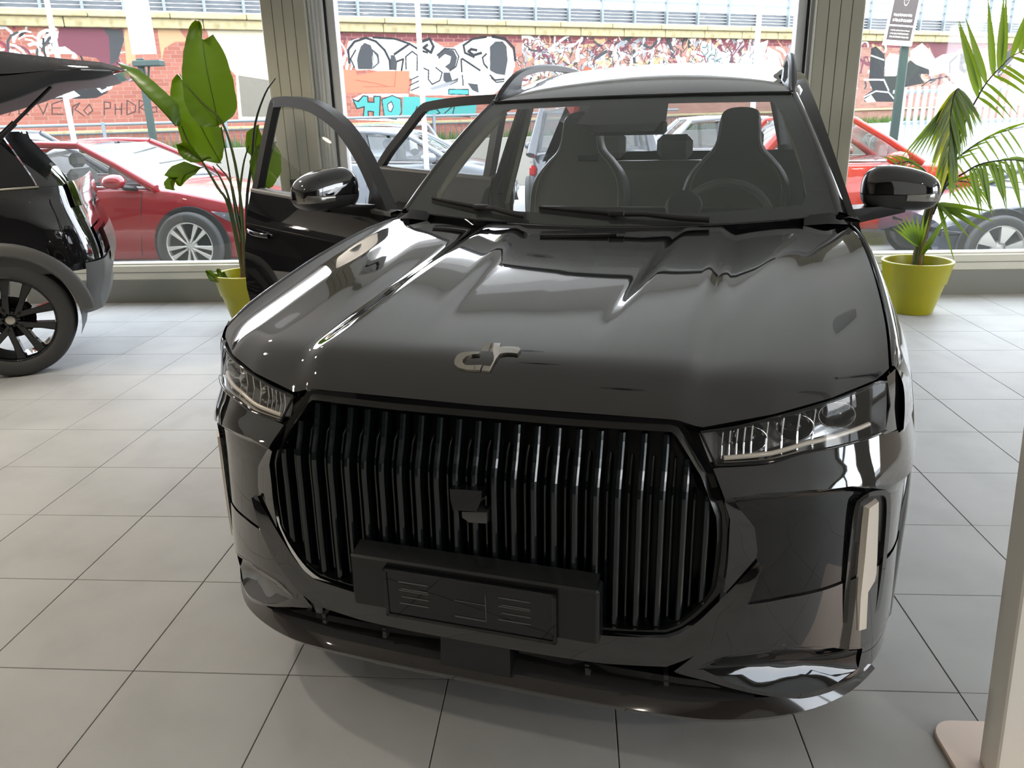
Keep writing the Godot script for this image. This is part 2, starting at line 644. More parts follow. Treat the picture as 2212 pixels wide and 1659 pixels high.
# closed outline on the nose, raised from o0 to o1
func nose_plate(parent: Node, called: String, poly: Array, m: Material, side: float, o0: float, o1: float, bev := 0.0) -> MeshInstance3D:
	var b := MB.new()
	var pp := PackedVector2Array(poly)
	if Geometry2D.is_polygon_clockwise(pp):
		pp.reverse()
	var inn := pp.duplicate()
	var np := pp.size()
	if bev > 0:
		for i in np:
			var e0 := (pp[i] - pp[(i - 1 + np) % np]).normalized()
			var e1 := (pp[(i + 1) % np] - pp[i]).normalized()
			var mm := (Vector2(-e0.y, e0.x) + Vector2(-e1.y, e1.x)).normalized()
			inn[i] = pp[i] + mm * bev
	var idx := Geometry2D.triangulate_polygon(inn)
	for k in range(0, idx.size(), 3):
		var A := F(inn[idx[k]].x * side, inn[idx[k]].y, o1)
		var B := F(inn[idx[k + 1]].x * side, inn[idx[k + 1]].y, o1)
		var C := F(inn[idx[k + 2]].x * side, inn[idx[k + 2]].y, o1)
		if (C - A).cross(B - A).z < 0:
			b.tri(A, C, B)
		else:
			b.tri(A, B, C)
	for i in np:
		var j := (i + 1) % np
		var q0 := F(pp[i].x * side, pp[i].y, o0)
		var q1 := F(inn[i].x * side, inn[i].y, o1)
		var q2 := F(inn[j].x * side, inn[j].y, o1)
		var q3 := F(pp[j].x * side, pp[j].y, o0)
		if side > 0:
			b.quad(q0, q1, q2, q3)
		else:
			b.quad(q3, q2, q1, q0)
	return part(parent, called, b.mesh(), m)

# bar with a rectangular section along a path: w across, d behind
func bar(b: MB, path: Array, w: float, d: float) -> void:
	var n := path.size()
	var q := []
	for i in n:
		var t: Vector3 = (path[mini(i + 1, n - 1)] - path[maxi(i - 1, 0)]).normalized()
		var x := Vector3.RIGHT
		var back := x.cross(t).normalized()
		if back.z > 0:
			back = -back
		var e := w * 0.25
		q.append([path[i] - x * w / 2 + back * e, path[i] - x * (w / 2 - e), path[i] + x * (w / 2 - e), path[i] + x * w / 2 + back * e, path[i] + x * w / 2 + back * d, path[i] - x * w / 2 + back * d])
	for i in n - 1:
		for k in 5:
			var kk := (k + 1) % 6
			b.quad(q[i + 1][k], q[i + 1][kk], q[i][kk], q[i][k])
	for e in [0, n - 1]:
		var r: Array = q[e]
		b.quad(r[0], r[1], r[2], r[3])
		b.quad(r[0], r[3], r[4], r[5])

# ---- bonnet
const BU := [0.0, 0.41, 0.455, 0.588, 0.694, 0.791, 0.815, 0.84]
const BS := [0.11, 0.118, 0.125, 0.168, 0.233, 0.335, 0.38, 0.42]
const BH := [0.885, 0.887, 0.872, 0.896, 0.915, 0.93, 0.94, 0.95]
const RD := [0.0, 0.02, 0.045, 0.07, 0.10, 0.14, 0.29, 0.49, 0.79, 1.09, 1.26]
const RH := [0.0, 0.034, 0.060, 0.075, 0.0835, 0.0895, 0.106, 0.127, 0.158, 0.188, 0.204]
const ED := [0.0, 0.04, 0.1, 0.22, 0.52, 0.82, 1.02, 1.2]
const EH := [0.0, 0.014, 0.028, 0.050, 0.100, 0.140, 0.160, 0.172]

func bonnet_edge(s: float) -> float:
	return its([0.38, 0.6, 0.9, 1.2, 1.4, 1.55], [0.815, 0.826, 0.828, 0.820, 0.802, 0.775], s)

func bonnet_h(u: float, s: float) -> float:
	u = absf(u)
	var d := maxf(0.0, s - itp(BU, BS, u))
	var w := smoothstep(0.42, 0.82, u)
	var h := itp(BU, BH, u) + lerpf(its(RD, RH, d), its(ED, EH, d), w)
	var ui := 0.195 + 0.075 * (s - 0.25)
	var uo := 0.43 + 0.19 * (s - 0.3)
	var k := smoothstep(0.04, 0.80, d)
	h += k * (-0.008 * (1.0 - smoothstep(ui - 0.02, ui + 0.025, u)))
	h += k * 0.007 * smoothstep(ui, uo, u) * (1.0 - smoothstep(uo - 0.01, uo + 0.09, u))
	return h

func bonnet_pt(p: float, q: float) -> Vector3:
	var qq := pow(q, 1.5)
	var u := p * 0.82
	var s := 0.5
	for it in 3:
		var sf := itp(BU, BS, absf(u))
		var sr := 1.355 + 0.16 * pow(absf(u) / 0.75, 2.0)
		s = lerpf(sf, sr, qq)
		u = p * bonnet_edge(s)
	return V(u, bonnet_h(u, s), s)

func build_main_car() -> void:
	var psi := deg_to_rad(13.4)
	var at := Vector3(cos(psi), 0, sin(psi)) * -0.545 + Vector3(sin(psi), 0, -cos(psi)) * 1.344
	var car := thing("sport_utility_car", "large black sport utility car with vertical slat grille and open doors", "car", at, -psi)
	car_bonnet(car)
	car_nose(car)
	car_grille(car)
	for sd in [1.0, -1.0]:
		car_headlight(car, sd)
		car_side_lamp(car, sd)
		car_fender(car, sd)
		car_wheel(car, V(0.80 * sd, 0.36, 0.95), sd)
		car_wheel(car, V(0.80 * sd, 0.36, 3.62), sd)
	car_top(car)
	car_sides(car)
	car_doors(car)
	car_cabin(car)
	car_small(car)

func car_bonnet(car: Node) -> void:
	var rows := []
	var nu := 110
	var nv := 46
	for i in nv + 1:
		var row := []
		for k in nu + 1:
			row.append(bonnet_pt(-1.0 + 2.0 * k / nu, float(i) / nv))
		rows.append(row)
	var hood := gpart(car, "bonnet", rows, M.paint, false)
	# rolled edges of the bonnet
	var b := MB.new()
	for e in [0, nu]:
		var top := []
		var low := []
		for i in nv + 1:
			top.append(rows[i][e])
			low.append(rows[i][e] + Vector3(0.004 if e else -0.004, -0.02, 0))
		b.grid([top, low], e == 0)
	var lip := []
	for k in nu + 1:
		lip.append(rows[0][k] + Vector3(0, -0.018, -0.012))
	b.grid([rows[0], lip], true)
	part(hood, "edge_fold", b.mesh(), M.paint)
	# emblem letters
	var em := Node3D.new()
	em.name = "emblem"
	car.add_child(em)
	bonnet_plate(em, "letter_d", [v2([-0.0333, 0.2564, -0.0181, 0.2574, -0.0099, 0.1536, -0.0255, 0.1531]), v2([-0.0279, 0.2075, -0.0440, 0.2065, -0.0582, 0.2028, -0.0665, 0.1990, -0.0702, 0.1955, -0.0735, 0.1895, -0.0749, 0.1827, -0.0746, 0.1712, -0.0725, 0.1650, -0.0692, 0.1604, -0.0588, 0.1554, -0.0406, 0.1530, -0.0250, 0.1532, -0.0250, 0.1629, -0.0466, 0.1621, -0.0544, 0.1677, -0.0565, 0.1755, -0.0521, 0.1861, -0.0431, 0.1935, -0.0272, 0.1978])])
	bonnet_plate(em, "letter_r", [v2([-0.0118, 0.2562, 0.0029, 0.2585, 0.0075, 0.2370, 0.0200, 0.2410, 0.0335, 0.2433, 0.0502, 0.2409, 0.0581, 0.2308, 0.0567, 0.2097, 0.0430, 0.2115, 0.0323, 0.2104, 0.0250, 0.2075, 0.0188, 0.2030, 0.0166, 0.1834, 0.0122, 0.1527, -0.0064, 0.1531])])

func bonnet_plate(parent: Node, called: String, polys: Array) -> void:
	var b := MB.new()
	for poly in polys:
		bonnet_poly(b, poly)
	part(parent, called, b.mesh(), M.satin)

func bonnet_poly(b: MB, poly: Array) -> void:
	var pp := PackedVector2Array(poly)
	var idx := Geometry2D.triangulate_polygon(pp)
	var nn := Vector3(0, 0.92, 0.38)
	var P := func(q: Vector2, o: float): return V(q.x, bonnet_h(q.x, q.y), q.y) + nn * o
	for k in range(0, idx.size(), 3):
		var A: Vector3 = P.call(pp[idx[k]], 0.006)
		var B: Vector3 = P.call(pp[idx[k + 1]], 0.006)
		var C: Vector3 = P.call(pp[idx[k + 2]], 0.006)
		if (C - A).cross(B - A).y < 0:
			b.tri(A, C, B)
		else:
			b.tri(A, B, C)
	for i in pp.size():
		var j := (i + 1) % pp.size()
		b.quad(P.call(pp[i], -0.001), P.call(pp[i], 0.006), P.call(pp[j], 0.006), P.call(pp[j], -0.001))

# ---- front bumper and everything on it
func car_nose(car: Node) -> void:
	var bump := Node3D.new()
	bump.name = "front_bumper"
	car.add_child(bump)
	# lines as (u, h) for one side
	var hl_bottom := v2([0.484, 0.795, 0.495, 0.797, 0.591, 0.803, 0.653, 0.815, 0.753, 0.815, 0.807, 0.814, 0.86, 0.80, 0.895, 0.795])
	var crease := v2([0.507, 0.743, 0.574, 0.752, 0.660, 0.750, 0.737, 0.743, 0.80, 0.722, 0.835, 0.705, 0.87, 0.70, 0.905, 0.70])
	var under := v2([0.509, 0.730, 0.574, 0.738, 0.660, 0.736, 0.737, 0.729, 0.795, 0.706, 0.83, 0.68, 0.868, 0.66, 0.905, 0.66])
	var shut := v2([0.559, 0.509, 0.645, 0.517, 0.756, 0.518, 0.80, 0.515, 0.84, 0.51, 0.905, 0.50])
	var under_in := v2([0.509, 0.730, 0.574, 0.738, 0.660, 0.736, 0.737, 0.729, 0.795, 0.706, 0.845, 0.68])
	var shut_in := v2([0.559, 0.511, 0.645, 0.519, 0.756, 0.520, 0.80, 0.517, 0.845, 0.515])
	var panel_edge := v2([0.845, 0.69, 0.87, 0.66, 0.905, 0.66])
	var shut2 := v2([0.553, 0.505, 0.645, 0.513, 0.756, 0.514, 0.80, 0.511, 0.84, 0.506, 0.905, 0.497])
	var low1 := v2([0.485, 0.405, 0.55, 0.405, 0.645, 0.405, 0.743, 0.375, 0.815, 0.33, 0.86, 0.32, 0.905, 0.32])
	var low2 := v2([0.43, 0.345, 0.50, 0.325, 0.60, 0.285, 0.687, 0.250, 0.77, 0.232, 0.84, 0.225, 0.885, 0.235])
	for sd in [1.0, -1.0]:
		var up := nose_skin(bump, "bumper_top", hl_bottom, crease, M.paint, sd, 0.0, 0.016, 40, 8)
		nose_skin(up, "crease_step", crease, under, M.piano, sd, 0.016, 0.0, 40, 3)
		nose_skin(bump, "side_panel", under_in, shut_in, M.piano, sd, -0.002, 0.002, 36, 12)
		nose_skin(bump, "side_return", v2([0.845, 0.678, 0.87, 0.66, 0.905, 0.66]), v2([0.845, 0.515, 0.87, 0.51, 0.905, 0.505]), M.paint, sd, 0.0, 0.002, 10, 10)
		nose_skin(bump, "grille_cheek", v2([0.507, 0.741, 0.522, 0.70, 0.524, 0.604, 0.52, 0.537]), v2([0.53, 0.732, 0.57, 0.68, 0.584, 0.60, 0.562, 0.512]), M.paint, sd, 0.004, 0.0, 14, 4)
		nose_skin(bump, "lower_panel", shut2, low1, M.paint, sd, 0.004, 0.010, 36, 8)
		# wedge shaped blade beside the grille foot
		var fin := nose_skin(bump, "chin_blade", v2([0.580, 0.606, 0.522, 0.53, 0.474, 0.468, 0.443, 0.440, 0.413, 0.424, 0.285, 0.412, 0.0, 0.408]), v2([0.584, 0.600, 0.565, 0.519, 0.533, 0.461, 0.470, 0.394, 0.415, 0.362, 0.285, 0.350, 0.0, 0.346]), M.paint, sd, 0.006, 0.018, 40, 5)
		nose_skin(fin, "blade_underside", v2([0.584, 0.600, 0.565, 0.519, 0.533, 0.461, 0.470, 0.394, 0.415, 0.362, 0.285, 0.350, 0.0, 0.346]), v2([0.58, 0.598, 0.558, 0.515, 0.525, 0.455, 0.463, 0.387, 0.412, 0.355, 0.285, 0.343, 0.0, 0.339]), M.paint, sd, 0.018, -0.03, 40, 2)
		# scoop in the lower corner
		var so := v2([0.485, 0.356, 0.505, 0.375, 0.526, 0.386, 0.585, 0.396, 0.645, 0.396, 0.70, 0.385, 0.743, 0.365, 0.785, 0.338, 0.815, 0.312, 0.825, 0.28, 0.812, 0.256, 0.78, 0.25, 0.755, 0.252, 0.72, 0.257, 0.685, 0.264, 0.62, 0.285, 0.55, 0.318])
		var rows := []
		var ctr := Vector2(0.70, 0.315)
		for i in 9:
			var t := i / 8.0
			var row := []
			for q in smooth(so, 48, true):
				var w: Vector2 = q.lerp(ctr, t)
				row.append(F(w.x * sd, w.y, 0.011 - 0.045 * sin(t * PI * 0.5)))
			row.append(row[0])
			rows.append(row)
		gpart(bump, "corner_scoop", rows, M.piano, sd < 0)
		nose_skin(bump, "scoop_surround", v2([0.43, 0.345, 0.485, 0.356, 0.55, 0.318, 0.62, 0.285, 0.685, 0.264, 0.755, 0.252, 0.815, 0.256, 0.87, 0.27]), low2, M.paint, sd, 0.011, 0.012, 40, 3)
		nose_skin(bump, "scoop_surround", low1, v2([0.43, 0.345, 0.485, 0.356, 0.526, 0.386, 0.645, 0.396, 0.743, 0.365, 0.815, 0.312, 0.86, 0.30, 0.905, 0.30]), M.paint, sd, 0.010, 0.011, 40, 2)
		nose_skin(bump, "scoop_surround", v2([0.815, 0.312, 0.86, 0.30, 0.905, 0.30]), v2([0.812, 0.256, 0.86, 0.24, 0.90, 0.24]), M.paint, sd, 0.011, 0.011, 12, 4)
		# lip along the bottom, with its rounded underside
		var l0 := v2([0.0, 0.262, 0.175, 0.262, 0.308, 0.260, 0.42, 0.256, 0.50, 0.252, 0.60, 0.262, 0.687, 0.246, 0.80, 0.228, 0.85, 0.232])
		var l1 := v2([0.0, 0.243, 0.175, 0.243, 0.308, 0.241, 0.42, 0.236, 0.50, 0.228, 0.60, 0.226, 0.687, 0.222, 0.80, 0.212, 0.848, 0.220])
		var l2 := v2([0.0, 0.222, 0.175, 0.222, 0.308, 0.222, 0.42, 0.218, 0.50, 0.211, 0.60, 0.207, 0.687, 0.206, 0.80, 0.204, 0.845, 0.212])
		var lip := nose_skin(bump, "lower_lip", l0, l1, M.lip, sd, -0.002, 0.022, 44, 4)
		nose_skin(lip, "lip_roll", l1, l2, M.lip, sd, 0.022, 0.016, 44, 4)
		nose_skin(lip, "lip_underside", l2, v2([0.0, 0.20, 0.175, 0.20, 0.308, 0.20, 0.456, 0.195, 0.547, 0.19, 0.67, 0.19, 0.78, 0.19, 0.84, 0.195]), M.plastic, sd, 0.016, -0.12, 44, 3)
		# lower air intake behind the lip
		nose_skin(bump, "intake_floor", v2([0.0, 0.263, 0.308, 0.261, 0.456, 0.255, 0.60, 0.262]), v2([0.0, 0.275, 0.308, 0.273, 0.456, 0.27, 0.60, 0.275]), M.plastic, sd, 0.002, -0.12, 24, 2)
		nose_skin(bump, "intake_back", v2([0.0, 0.35, 0.308, 0.345, 0.456, 0.345, 0.60, 0.33]), v2([0.0, 0.25, 0.308, 0.25, 0.456, 0.25, 0.60, 0.25]), M.black, sd, -0.09, -0.09, 24, 2)
		var vane := nose_skin(bump, "intake_vane", v2([0.09, 0.333, 0.25, 0.322, 0.42, 0.312, 0.53, 0.30]), v2([0.09, 0.322, 0.25, 0.310, 0.42, 0.302, 0.53, 0.292]), M.piano, sd, -0.012, -0.004, 20, 2)
		nose_skin(vane, "vane_top", v2([0.09, 0.333, 0.25, 0.322, 0.42, 0.312, 0.53, 0.30]), v2([0.09, 0.336, 0.25, 0.325, 0.42, 0.315, 0.53, 0.303]), M.piano, sd, -0.012, -0.08, 20, 1)
		for k in 2:
			nose_plate(bump, "intake_web", v2([0.24 + k * 0.17, 0.318, 0.25 + k * 0.17, 0.318, 0.252 + k * 0.17, 0.288, 0.242 + k * 0.17, 0.288]), M.plastic, sd, -0.09, -0.006)
	# tow hook cover in the middle of the intake
	nose_plate(bump, "tow_cover", v2([-0.092, 0.344, 0.078, 0.344, 0.074, 0.258, -0.10, 0.258]), M.plastic_dark, 1.0, -0.08, 0.012, 0.003)
	# plate holder and plate blank
	var br := Node3D.new()
	br.name = "plate_holder"
	car.add_child(br)
	var b := MB.new()
	b.box(V(-0.282, 0.418, 0.05), V(0.282, 0.549, 0.0), 0.006)
	b.quad(V(-0.275, 0.549, 0.004), V(0.275, 0.549, 0.004), V(0.275, 0.562, 0.045), V(-0.275, 0.562, 0.045))
	b.quad(V(-0.275, 0.540, 0.045), V(-0.275, 0.562, 0.045), V(0.275, 0.562, 0.045), V(0.275, 0.540, 0.045))
	part(br, "bracket", b.mesh(), M.plastic_dark)
	var pl := bpart(car, "number_plate_blank", V(-0.195, 0.412, 0.002), V(0.195, 0.534, -0.010), M.piano, 0.004)
	for q in [[-0.195, 0.526, 0.195, 0.534], [-0.195, 0.412, 0.195, 0.420], [-0.195, 0.412, -0.187, 0.534], [0.187, 0.412, 0.195, 0.534]]:
		bpart(pl, "rim", V(q[0], q[1], 0.0), V(q[2], q[3], -0.014), M.piano, 0.0015)
	for g in [-0.125, 0.105]:
		for k in 5:
			var y: float = 0.505 - [0.0, 0.017, 0.021, 0.037, 0.054][k]
			bpart(pl, "rib", V(g - 0.035 + 0.006 * (k % 2), y - 0.001, 0.0), V(g + 0.035, y + 0.001, -0.0125), M.plastic_grey, 0.0006)
	for q in [[-0.030, 0.440, 0.042, 0.4425], [0.0405, 0.440, 0.042, 0.505], [-0.030, 0.480, 0.040, 0.481]]:
		bpart(pl, "ridge", V(q[0], q[1], 0.0), V(q[2], q[3], -0.0122), M.plastic_grey)

func car_grille(car: Node) -> void:
	var gr := Node3D.new()
	gr.name = "grille"
	car.add_child(gr)
	var half := v2([0.0, 0.886, 0.2, 0.886, 0.400, 0.887, 0.418, 0.882, 0.430, 0.868, 0.484, 0.791, 0.507, 0.741, 0.520, 0.708, 0.524, 0.66, 0.523, 0.604, 0.518, 0.537, 0.498, 0.50, 0.472, 0.468, 0.443, 0.441, 0.413, 0.425, 0.36, 0.417, 0.285, 0.413, 0.0, 0.410])
	var inset := func(line: Array, d: float):
		var r := []
		for i in line.size():
			var a: Vector2 = (line[i] - line[maxi(i - 1, 0)])
			var c: Vector2 = (line[mini(i + 1, line.size() - 1)] - line[i])
			var t := (a.normalized() + c.normalized()).normalized()
			var q: Vector2 = line[i] + Vector2(t.y, -t.x) * d
			if i == 0 or i == line.size() - 1:
				q.x = 0.0
			r.append(q)
		return r
	var in1: Array = inset.call(half, 0.012)
	var in2: Array = inset.call(half, 0.024)
	var in3: Array = inset.call(half, 0.032)
	for sd in [1.0, -1.0]:
		var fr := nose_skin(gr, "frame", half, in1, M.piano, sd, -0.004, -0.004, 90, 1)
		nose_skin(fr, "frame_ridge", in1, in2, M.satin_dark, sd, -0.004, 0.006, 90, 2)
		nose_skin(fr, "frame_return", in2, in3, M.piano, sd, 0.006, -0.05, 90, 2)
	# back of the grille
	var rows := []
	for i in 13:
		var row := []
		for k in 25:
			var h := lerpf(0.40, 0.87, i / 12.0)
			row.append(F(lerpf(-0.53, 0.53, k / 24.0), h, -0.075 if absf(lerpf(-0.53, 0.53, k / 24.0)) < 0.50 else -0.065))
		rows.append(row)
	gpart(gr, "grille_back", rows, M.grille_dark)
	# slats
	var top := func(u: float):
		u = absf(u)
		return itp([0.0, 0.395, 0.410, 0.470, 0.492, 0.51], [0.853, 0.856, 0.846, 0.760, 0.715, 0.66], u)
	var bot := func(u: float):
		u = absf(u)
		return itp([0.0, 0.285, 0.36, 0.405, 0.43, 0.455, 0.48, 0.50], [0.424, 0.427, 0.432, 0.44, 0.453, 0.477, 0.51, 0.55], u)
	for k in range(-11, 12):
		var u := k * 0.0434
		var b := MB.new()
		var path := []
		var t: float = top.call(u)
		var lo: float = bot.call(u)
		for i in 25:
			var h := lerpf(t, lo, i / 24.0)
			path.append(F(u, h, 0.002))
		bar(b, path, 0.0135, 0.05)
		part(gr, "slat", b.mesh(), M.slat)
	for k in range(-11, 11):
		var u := (k + 0.5) * 0.0434
		var b := MB.new()
		var path := []
		var t: float = minf(0.815, top.call(u) - 0.02)
		var lo: float = bot.call(u)
		for i in 21:
			var h := lerpf(t, lo, i / 20.0)
			path.append(F(u, h, -0.014 - (0.012 if i == 0 else 0.0)))
		bar(b, path, 0.0065, 0.03)
		part(gr, "slat", b.mesh(), M.slat)
	# sensor block in the slats
	nose_plate(gr, "sensor_block", v2([-0.052, 0.718, 0.026, 0.722, 0.026, 0.70, 0.012, 0.668, -0.046, 0.664, -0.052, 0.69]), M.piano, 1.0, -0.03, 0.014, 0.004)
	nose_plate(gr, "sensor_window", v2([-0.03, 0.662, 0.03, 0.668, 0.03, 0.638, -0.012, 0.634, -0.03, 0.645]), M.plastic_grey, 1.0, -0.03, 0.003, 0.003)

func car_headlight(car: Node, sd: float) -> void:
	var hl := Node3D.new()
	hl.name = "headlight"
	car.add_child(hl, true)
	var top := v2([0.455, 0.864, 0.52, 0.874, 0.588, 0.890, 0.694, 0.910, 0.75, 0.92, 0.791, 0.925, 0.806, 0.92])
	var bot := v2([0.488, 0.802, 0.54, 0.804, 0.591, 0.806, 0.653, 0.818, 0.72, 0.82, 0.77, 0.82, 0.812, 0.82])
	nose_skin(hl, "lens", top, bot, M.lens, sd, 0.004, 0.006, 30, 6)
	nose_skin(hl, "wing_cover", v2([0.808, 0.930, 0.816, 0.875, 0.812, 0.812]), v2([0.855, 0.945, 0.890, 0.875, 0.905, 0.797]), M.paint, sd, 0.002, -0.004, 8, 8)
	# rim of the lens
	var rim := []
	for q in Fl(lin(top, 24), 0.003, sd):
		rim.append(q)
	for q in Fl(lin(v2([0.806, 0.92, 0.818, 0.87, 0.812, 0.82]), 6), 0.003, sd):
		rim.append(q)
	var lo := Fl(lin(bot, 24), 0.006, sd)
	lo.reverse()
	rim.append_array(lo)
	rim.append(rim[0])
	tpart(hl, "lens_rim", rim, 0.003, M.piano, 6)
	# bowl behind
	nose_skin(hl, "bowl_back", top, bot, M.bowl_back, sd, -0.075, -0.06, 30, 4)
	nose_skin(hl, "bowl_floor", v2([0.492, 0.806, 0.591, 0.810, 0.653, 0.821, 0.812, 0.823]), v2([0.51, 0.815, 0.591, 0.82, 0.653, 0.83, 0.80, 0.83]), M.reflector, sd, 0.0, -0.07, 24, 2)
	nose_skin(hl, "bowl_roof", v2([0.458, 0.860, 0.588, 0.886, 0.694, 0.906, 0.80, 0.92]), v2([0.47, 0.855, 0.588, 0.878, 0.694, 0.898, 0.79, 0.91]), M.bowl, sd, 0.0, -0.07, 24, 1)
	# three lamp modules with chrome shells and thin fins
	for k in 3:
		var u: float = [0.555, 0.648, 0.735][k]
		var h: float = [0.848, 0.862, 0.872][k]
		var c := F(u * sd, h, -0.035)
		var x := (F((u + 0.01) * sd, h) - F((u - 0.01) * sd, h)).normalized() * sd
		var dirn := Vector3(0.15 * sd, 0.0, 1.0).normalized()
		var right := Vector3.UP.cross(dirn).normalized()
		var xf := Transform3D(Basis(right, dirn, right.cross(dirn)).scaled_local(Vector3(1.0, 1.0, 0.8)), c)
		var b := MB.new()
		b.lathe([Vector2(0.004, -0.028), Vector2(0.02, -0.024), Vector2(0.030, -0.008), Vector2(0.034, 0.012), Vector2(0.037, 0.012), Vector2(0.037, -0.02)], 20, xf)
		var sh := part(hl, "lamp_shell", b.mesh(), M.reflector)
		var lb := MB.new()
		lb.lathe([Vector2(0.0, 0.012), Vector2(0.012, 0.008), Vector2(0.019, -0.004), Vector2(0.02, -0.018)], 16, xf)
		part(sh, "projector_lens", lb.mesh(), M.lens_dark)
	for k in 9:
		var u := 0.50 + k * 0.014 if k < 5 else 0.585 + (k - 5) * 0.03
		var hb := itp([0.49, 0.6, 0.8], [0.812, 0.816, 0.83], u)
		var ht := itp([0.46, 0.588, 0.694, 0.8], [0.852, 0.880, 0.90, 0.915], u)
		var b := MB.new()
		bar(b, [F(u * sd, ht, -0.012), F(u * sd, (ht + hb) / 2, -0.016), F(u * sd, hb, -0.012)], 0.003, 0.03)
		part(hl, "reflector_fin", b.mesh(), M.reflector)
	var st := MB.new()
	st.tube(Fl(lin(v2([0.505, 0.814, 0.60, 0.820, 0.66, 0.832, 0.79, 0.84]), 16), -0.012, sd), 0.005, 8)
	part(hl, "light_guide", st.mesh(), M.lampstrip)

func car_side_lamp(car: Node, sd: float) -> void:
	var dl := Node3D.new()
	dl.name = "daytime_lamp"
	car.add_child(dl, true)
	var out := v2([0.757, 0.50, 0.755, 0.60, 0.756, 0.690, 0.765, 0.706, 0.783, 0.711, 0.803, 0.706, 0.826, 0.692, 0.838, 0.665, 0.845, 0.60, 0.850, 0.50, 0.850, 0.41, 0.844, 0.365, 0.828, 0.340, 0.803, 0.336, 0.780, 0.352, 0.764, 0.385, 0.760, 0.44])
	var ol := smooth(out, 68, true)
	var inn := []
	var ctr := Vector2(0.803, 0.53)
	for i in ol.size():
		var a: Vector2 = ol[(i + 1) % ol.size()] - ol[(i - 1 + ol.size()) % ol.size()]
		a = a.normalized()
		inn.append(ol[i] + Vector2(a.y, -a.x) * 0.010)
	ol.append(ol[0])
	inn.append(inn[0])
	var rows := [Fl(ol, 0.0, sd), Fl(ol, 0.008, sd), Fl(inn, 0.008, sd), Fl(inn, -0.004, sd)]
	var b := MB.new()
	for k in 3:
		b.grid([rows[k], rows[k + 1]], sd > 0)
	part(dl, "lamp_frame", b.mesh(), M.piano)
	nose_plate(dl, "lamp_bed", smooth(out, 60, true), M.black, sd, -0.004, 0.0025)
	var strip := v2([0.781, 0.679, 0.806, 0.685, 0.812, 0.647, 0.826, 0.500, 0.824, 0.482, 0.811, 0.464, 0.818, 0.362, 0.795, 0.372, 0.787, 0.46, 0.785, 0.55])
	nose_plate(dl, "light_strip", strip, M.lampstrip, sd, 0.001, 0.012, 0.004)
func side_max(s: float) -> float:
	return itp([0.40, 0.47, 0.56, 0.68, 0.88, 1.4, 3.9, 4.4, 4.6], [0.862, 0.886, 0.906, 0.920, 0.928, 0.918, 0.905, 0.86, 0.80], s)

# half width of the body side at a height
func side_u(s: float, h: float) -> float:
	return side_max(s) - its([0.2, 0.3, 0.45, 0.65, 0.8, 0.95, 1.03, 1.12, 1.3], [0.06, 0.022, 0.002, 0.0, 0.012, 0.034, 0.055, 0.085, 0.15], h)

func car_fender(car: Node, sd: float) -> void:
	var fe := Node3D.new()
	fe.name = "fender"
	car.add_child(fe, true)
	var rows := []
	for i in 29:
		var s := lerpf(0.392, 1.47, i / 28.0)
		var ue := bonnet_edge(s) + 0.003
		var he := bonnet_h(bonnet_edge(s), s) - 0.002
		var um := side_max(s)
		var ctrl := [V(ue, he - 0.012, s), V(ue + 0.005, he, s), V(ue + 0.02, he - 0.004, s), V(lerpf(ue + 0.02, um - 0.018, 0.72), lerpf(he, 0.87, 0.55), s), V(um - 0.012, 0.86, s), V(um, 0.795, s)]
		if he < 0.97:
			ctrl = [V(ue, he - 0.012, s), V(ue + 0.004, he, s), V(ue + (um - ue) * 0.3, he - 0.006, s), V(ue + (um - ue) * 0.7, lerpf(he, 0.86, 0.5), s), V(um - 0.004, 0.85, s), V(um, 0.795, s)]
		var row := []
		for q in smooth(ctrl, 20):
			row.append(Vector3(q.x * sd, q.y, q.z))
		rows.append(row)
	gpart(fe, "fender_top", rows, M.paint, sd < 0)
	var r2 := []
	for i in 33:
		var s := lerpf(0.545, 1.47, i / 32.0)
		var hb := 0.30
		if absf(s - 0.95) < 0.425:
			hb = 0.36 + sqrt(maxf(0.0, 0.425 * 0.425 - pow(s - 0.95, 2)))
		hb = minf(hb, 0.79)
		var row := []
		for k in 9:
			var h := lerpf(0.795, hb, k / 8.0)
			row.append(V(sd * (side_max(s) + (0.006 if absf(s - 0.95) < 0.42 else 0.0) * smoothstep(0, 1, k / 8.0)), h, s))
		r2.append(row)
	gpart(fe, "fender_lower", r2, M.paint, sd < 0)
	var arch := []
	for i in 41:
		var a := deg_to_rad(lerpf(-14.0, 194.0, i / 40.0))
		var row := []
		for q in [[0.395, -0.06], [0.400, 0.010], [0.408, 0.019], [0.43, 0.020], [0.455, 0.013], [0.462, 0.0]]:
			var s: float = 0.95 - cos(a) * q[0]
			var h: float = 0.36 + sin(a) * q[0]
			row.append(V(sd * (side_max(s) + q[1]), h, s))
		arch.append(row)
	gpart(fe, "arch_trim", arch, M.piano, sd < 0)
	# dark inside of the wheel house
	var wh := []
	for i in 21:
		var a := deg_to_rad(lerpf(-10.0, 190.0, i / 20.0))
		wh.append([V(sd * 0.90, 0.36 + sin(a) * 0.42, 0.95 - cos(a) * 0.42), V(sd * 0.5, 0.36 + sin(a) * 0.42, 0.95 - cos(a) * 0.42)])
	gpart(fe, "wheel_house", wh, M.black, sd < 0)

func car_wheel(car: Node, c: Vector3, sd: float) -> void:
	wheel(car, Transform3D(Basis(Vector3(0, 0, -sd), Vector3(sd, 0, 0), Vector3(0, -1, 0)), c), 0.36, 0.22, 0.245, 0)

